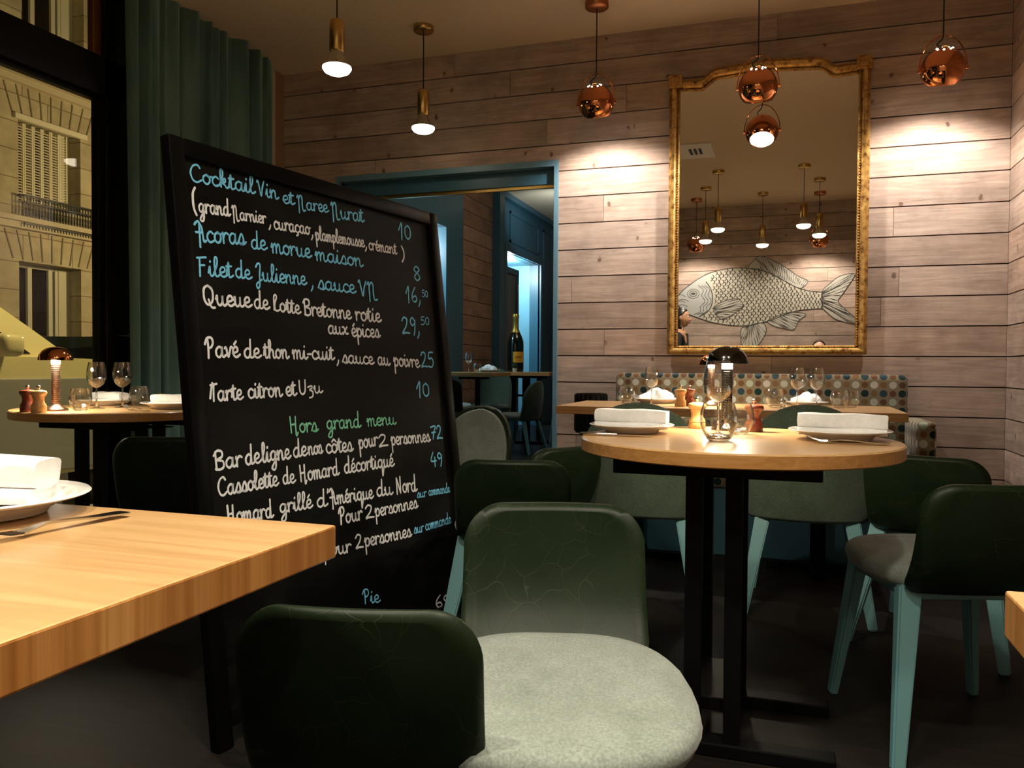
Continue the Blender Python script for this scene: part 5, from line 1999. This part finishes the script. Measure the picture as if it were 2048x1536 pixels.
b = bmesh.new(); wrap(b, -1.25, .25, .105, .225, .0922); lb = obj('label', b, M['bottle_label'], bo, smooth=True)
b = bmesh.new()
for z0, z1, a0, a1 in ((.150, .178, -.95, -.82), (.150, .178, -.76, -.64), (.150, .178, -.58, -.47), (.150, .178, -.41, -.30), (.150, .178, -.24, -.13), (.128, .134, -.85, -.2)):
    wrap(b, a0, a1, z0, z1, .0926, 4)
obj('label_print', b, M['label_ink'], lb)

# ================================================================ PEOPLE (seen only in the mirror)


def skin_bm(verts, edges, sub=2):
    """verts: name -> (pos, radius) ; returns an evaluated bmesh grown over the skeleton"""
    names = list(verts)
    me = bpy.data.meshes.new('skeleton')
    me.from_pydata([verts[k][0] for k in names], [(names.index(a), names.index(b_)) for a, b_ in edges], [])
    o = bpy.data.objects.new('skeleton', me)
    COL.objects.link(o)
    md = o.modifiers.new('skin', 'SKIN'); md.use_smooth_shade = True
    for k, sv in zip(names, me.skin_vertices[0].data):
        r = verts[k][1]
        sv.radius = (r, r) if isinstance(r, (int, float)) else r
    me.skin_vertices[0].data[0].use_root = True
    sb = o.modifiers.new('sub', 'SUBSURF'); sb.levels = sub; sb.render_levels = sub
    dg = bpy.context.evaluated_depsgraph_get()
    ev = o.evaluated_get(dg)
    bm = bmesh.new()
    bm.from_mesh(ev.to_mesh())
    ev.to_mesh_clear()
    bpy.data.objects.remove(o)
    bpy.data.meshes.remove(me)
    return bm


def add_head(bm, c, s=1.0):
    """ovoid head with brow, nose, lips, chin and ears, looking along +Y, c = centre"""
    r = bmesh.ops.create_uvsphere(bm, u_segments=40, v_segments=28, radius=1.0)
    for v in r['verts']:
        x, y, z = v.co
        X, Y, Z = x * .074, y * .094, z * .114
        if z < 0:
            X *= 1 - .30 * z * z; Y *= 1 - .10 * z * z
            if y > 0: Y += .010 * (-z)
        if y > 0:
            f = max(0, y)
            Y -= .010 * f * math.exp(-((z - .08) / .16) ** 2)                       # eye sockets
            Y += .026 * math.exp(-(x / .16) ** 2 - ((z + .20) / .17) ** 2) * f       # nose
            Y += .008 * math.exp(-(x / .30) ** 2 - ((z + .50) / .09) ** 2) * f       # lips
            Y += .010 * math.exp(-(x / .26) ** 2 - ((z + .85) / .16) ** 2)           # chin
        v.co = Vector(c) + Vector((X, Y, Z)) * s
    for sx in (-1, 1):
        e = bmesh.ops.create_uvsphere(bm, u_segments=12, v_segments=10, radius=1.0)
        for v in e['verts']:
            v.co = Vector(c) + Vector((sx * .076 + v.co.x * .010, -.008 + v.co.y * .020, -.005 + v.co.z * .032)) * s


def face_parts(root, c, s=1.0):
    for sx in (-1, 1):
        b = bmesh.new(); e = bmesh.ops.create_uvsphere(b, u_segments=14, v_segments=10, radius=.0115 * s)
        bmesh.ops.translate(b, verts=b.verts[:], vec=Vector(c) + Vector((sx * .030, .077, .010)) * s)
        obj('eye', b, M['porcelain'], root, smooth=True)
        b = bmesh.new(); e = bmesh.ops.create_uvsphere(b, u_segments=12, v_segments=8, radius=.0062 * s)
        bmesh.ops.translate(b, verts=b.verts[:], vec=Vector(c) + Vector((sx * .030, .0845, .010)) * s)
        obj('iris', b, M['hair'], root, smooth=True)
        b = bmesh.new(); tube(b, [Vector(c) + Vector((sx * q[0], q[1], q[2])) * s for q in ((.014, .091, .030), (.030, .090, .036), (.048, .078, .031))], [.0025, .0032, .0015], 6)
        obj('eyebrow', b, M['hair'], root, smooth=True)
    b = bmesh.new(); tube(b, [Vector(c) + Vector(q) * s for q in ((-.024, .086, -.056), (-.008, .0985, -.053), (0, .0985, -.055), (.008, .0985, -.053), (.024, .086, -.056))], [.002, .0055, .005, .0055, .002], 8)
    obj('lips', b, mat('lips', (.30, .09, .07), .45), root, smooth=True)


def hand_bm(bm, wrist, fwd, side, up, s=1.0, curl=.5):
    """palm with four unequal bent fingers and a thumb from the side of the palm"""
    W, F, Sd, U = Vector(wrist), Vector(fwd).normalized(), Vector(side).normalized(), Vector(up).normalized()
    P = lambda f, sd, u: W + (F * f + Sd * sd + U * u) * s
    pts = {'w': (P(0, 0, 0), (.026 * s, .019 * s)), 'p1': (P(.045, 0, 0), (.036 * s, .016 * s)), 'p2': (P(.085, 0, -.002), (.038 * s, .013 * s))}
    bm2 = skin_bm(pts, [('w', 'p1'), ('p1', 'p2')], 1)
    parts_ = [bm2]
    for sd, L in ((-.027, .064), (-.009, .076), (.009, .071), (.027, .056)):
        v, e = {}, []
        for k, (q, dr) in enumerate(((0, 0), (.40, .02), (.72, .20), (1, .48))):
            v[k] = (P(.080 + L * q, sd, -.002 - L * dr * curl), (.0092 - .0012 * k) * s)
            if k: e.append((k - 1, k))
        parts_.append(skin_bm(v, e, 1))
    v = {0: (P(.020, -.026, -.002), .012 * s), 1: (P(.048, -.050, -.006), .0105 * s), 2: (P(.078, -.058, -.016), .0095 * s), 3: (P(.098, -.056, -.024), .0075 * s)}
    parts_.append(skin_bm(v, [(0, 1), (1, 2), (2, 3)], 1))
    for p in parts_:
        me = bpy.data.meshes.new('t'); p.to_mesh(me); p.free(); bm.from_mesh(me); bpy.data.meshes.remove(me)


# standing woman in profile, facing +X (to the right in the mirror)
wo = empty('person', 'woman in a black shirt with black hair, in profile at the mirror\'s left edge', 'person', (-1.19, .06, 0), -PI / 2)
V = {'hip': ((0, 0, .93), (.150, .105)), 'waist': ((0, .01, 1.08), (.118, .088)), 'chest': ((0, .01, 1.25), (.145, .105)), 'sho': ((0, -.005, 1.39), (.120, .070)), 'neck': ((0, 0, 1.455), .050), 'head': ((0, .012, 1.52), .055)}
E_ = [('hip', 'waist'), ('waist', 'chest'), ('chest', 'sho'), ('sho', 'neck'), ('neck', 'head')]
for sx, n in ((-1, 'l'), (1, 'r')):
    V.update({n + 's': ((sx * .165, -.005, 1.375), .058), n + 'e': ((sx * .215, -.03, 1.10), .040), n + 'w': ((sx * .215, .07, .87), .026),
              n + 'h': ((sx * .09, 0, .86), .085), n + 'k': ((sx * .10, .015, .48), .055), n + 'a': ((sx * .10, -.02, .09), .036), n + 't': ((sx * .11, .10, .035), .030)})
    E_ += [('sho', n + 's'), (n + 's', n + 'e'), (n + 'e', n + 'w'), ('hip', n + 'h'), (n + 'h', n + 'k'), (n + 'k', n + 'a'), (n + 'a', n + 't')]
HC = (0, .022, 1.585)
bm = skin_bm(V, E_)
add_head(bm, HC)
for sx, n in ((-1, 'l'), (1, 'r')):
    hand_bm(bm, V[n + 'w'][0], (0, .35, -1), (0, -sx * 1.0 if False else 1, .3), (-sx, 0, 0), .92, .6)
obj('body', bm, M['skin'], wo, smooth=True, angle=180)
face_parts(wo, HC)


def clothes(names, grow, extra_edges):
    v = {k: (V[k][0], tuple(q + grow for q in V[k][1]) if isinstance(V[k][1], tuple) else V[k][1] + grow) for k in names}
    return skin_bm(v, extra_edges)


sh = clothes(['chest', 'waist', 'hip', 'sho', 'ls', 'le', 'rs', 're'], .012, [('hip', 'waist'), ('waist', 'chest'), ('chest', 'sho'), ('sho', 'ls'), ('ls', 'le'), ('sho', 'rs'), ('rs', 're')])
obj('shirt', sh, M['shirt_black'], wo, smooth=True, angle=180)
b = bmesh.new()
for sx in (-1, 1):
    prism(b, [(0.0, 1.33), (sx * .055, 1.455), (sx * .085, 1.44), (sx * .075, 1.385)], lambda x, z, d: Vector((x, .085 - (z - 1.33) * .35 + d, z)), .006)
obj('collar', b, M['shirt_black'], wo)
tr = clothes(['hip', 'lh', 'rh', 'lk', 'rk', 'la', 'ra'], .010, [('hip', 'lh'), ('lh', 'lk'), ('lk', 'la'), ('hip', 'rh'), ('rh', 'rk'), ('rk', 'ra')])
obj('trousers', tr, M['trousers'], wo, smooth=True, angle=180)
for sx in (-1, 1):
    b = bmesh.new(); bx(b, sx * .105 - .045, sx * .105 + .045, -.07, .17, 0, .075, bev=.03, seg=3)
    obj('shoe', b, M['black_metal'], wo, smooth=True)


def hair_cap(c, s, mat_, root, long=0.0, front=.25):
    b = bmesh.new()
    r = bmesh.ops.create_uvsphere(b, u_segments=40, v_segments=28, radius=1.0)
    kill = []
    for v in r['verts']:
        x, y, z = v.co
        line = front + .55 * max(0, y) - .2
        if (y > .15 and z < line + .35 * y) or z < -.75: kill.append(v)
        v.co = Vector(c) + Vector((x * .084, y * .103 - .004, z * .122 + .004)) * s
        if long and z < .1 and y < .35:
            v.co.z -= long * (.1 - z) / .85
            v.co.x *= 1.0 + .02 * (.1 - z)
    bmesh.ops.delete(b, geom=kill, context='VERTS')
    o = obj('hair', b, mat_, root, smooth=True, angle=180)
    m_ = o.modifiers.new('thickness', 'SOLIDIFY'); m_.thickness = .010
    return o


hair_cap(HC, 1.0, M['hair'], wo, long=.12)

# person seated against the wall behind the camera (only the top of the head shows in the mirror)
ps = empty('person', 'seated person with short brown hair whose head just rises above the mirror\'s lower edge', 'person', (.392, -.40, 0))
V = {'hip': ((0, -.02, .56), (.150, .110)), 'waist': ((0, -.05, .70), (.125, .095)), 'chest': ((0, -.02, .88), (.150, .105)), 'sho': ((0, .0, 1.01), (.125, .075)), 'neck': ((0, .03, 1.085), .052), 'head': ((0, .05, 1.14), .056)}
E_ = [('hip', 'waist'), ('waist', 'chest'), ('chest', 'sho'), ('sho', 'neck'), ('neck', 'head')]
for sx, n in ((-1, 'l'), (1, 'r')):
    V.update({n + 's': ((sx * .175, .01, .995), .058), n + 'e': ((sx * .205, .16, .80), .042), n + 'w': ((sx * .12, .665 - .02, .845), .028),
              n + 'h': ((sx * .085, .04, .545), .085), n + 'k': ((sx * .12, .43, .535), .060), n + 'a': ((sx * .12, .40, .10), .040), n + 't': ((sx * .12, .52, .035), .032)})
    V[n + 'e'] = ((sx * .21, .38, .86), .042)
    E_ += [('sho', n + 's'), (n + 's', n + 'e'), (n + 'e', n + 'w'), ('hip', n + 'h'), (n + 'h', n + 'k'), (n + 'k', n + 'a'), (n + 'a', n + 't')]
HC2 = (0, .068, 1.205)
bm = skin_bm(V, E_)
add_head(bm, HC2)
for sx, n in ((-1, 'l'), (1, 'r')):
    hand_bm(bm, V[n + 'w'][0], (-sx * .3, 1, -.10), (1 if sx > 0 else -1, 0, 0) if False else (-1 * -sx * -1, 0, 0), (0, .1, 1), .95, .35)
obj('body', bm, M['skin_pale'], ps, smooth=True, angle=180)
face_parts(ps, HC2)
sh = clothes(['chest', 'waist', 'hip', 'sho', 'ls', 'le', 'lw', 'rs', 're', 'rw'], .012, [('hip', 'waist'), ('waist', 'chest'), ('chest', 'sho'), ('sho', 'ls'), ('ls', 'le'), ('le', 'lw'), ('sho', 'rs'), ('rs', 're'), ('re', 'rw')])
obj('jumper', sh, M['jumper'], ps, smooth=True, angle=180)
tr = clothes(['hip', 'lh', 'rh', 'lk', 'rk', 'la', 'ra'], .010, [('hip', 'lh'), ('lh', 'lk'), ('lk', 'la'), ('hip', 'rh'), ('rh', 'rk'), ('rk', 'ra')])
obj('trousers', tr, M['trousers'], ps, smooth=True, angle=180)
for sx in (-1, 1):
    b = bmesh.new(); bx(b, sx * .12 - .048, sx * .12 + .048, .33, .60, 0, .08, bev=.03, seg=3)
    obj('shoe', b, M['black_metal'], ps, smooth=True)
hair_cap(HC2, 1.0, M['hair_brown'], ps, front=.45)
chair('A', (.392, -.44), 0, 'chair of the seated person against the fish mural wall behind the camera')
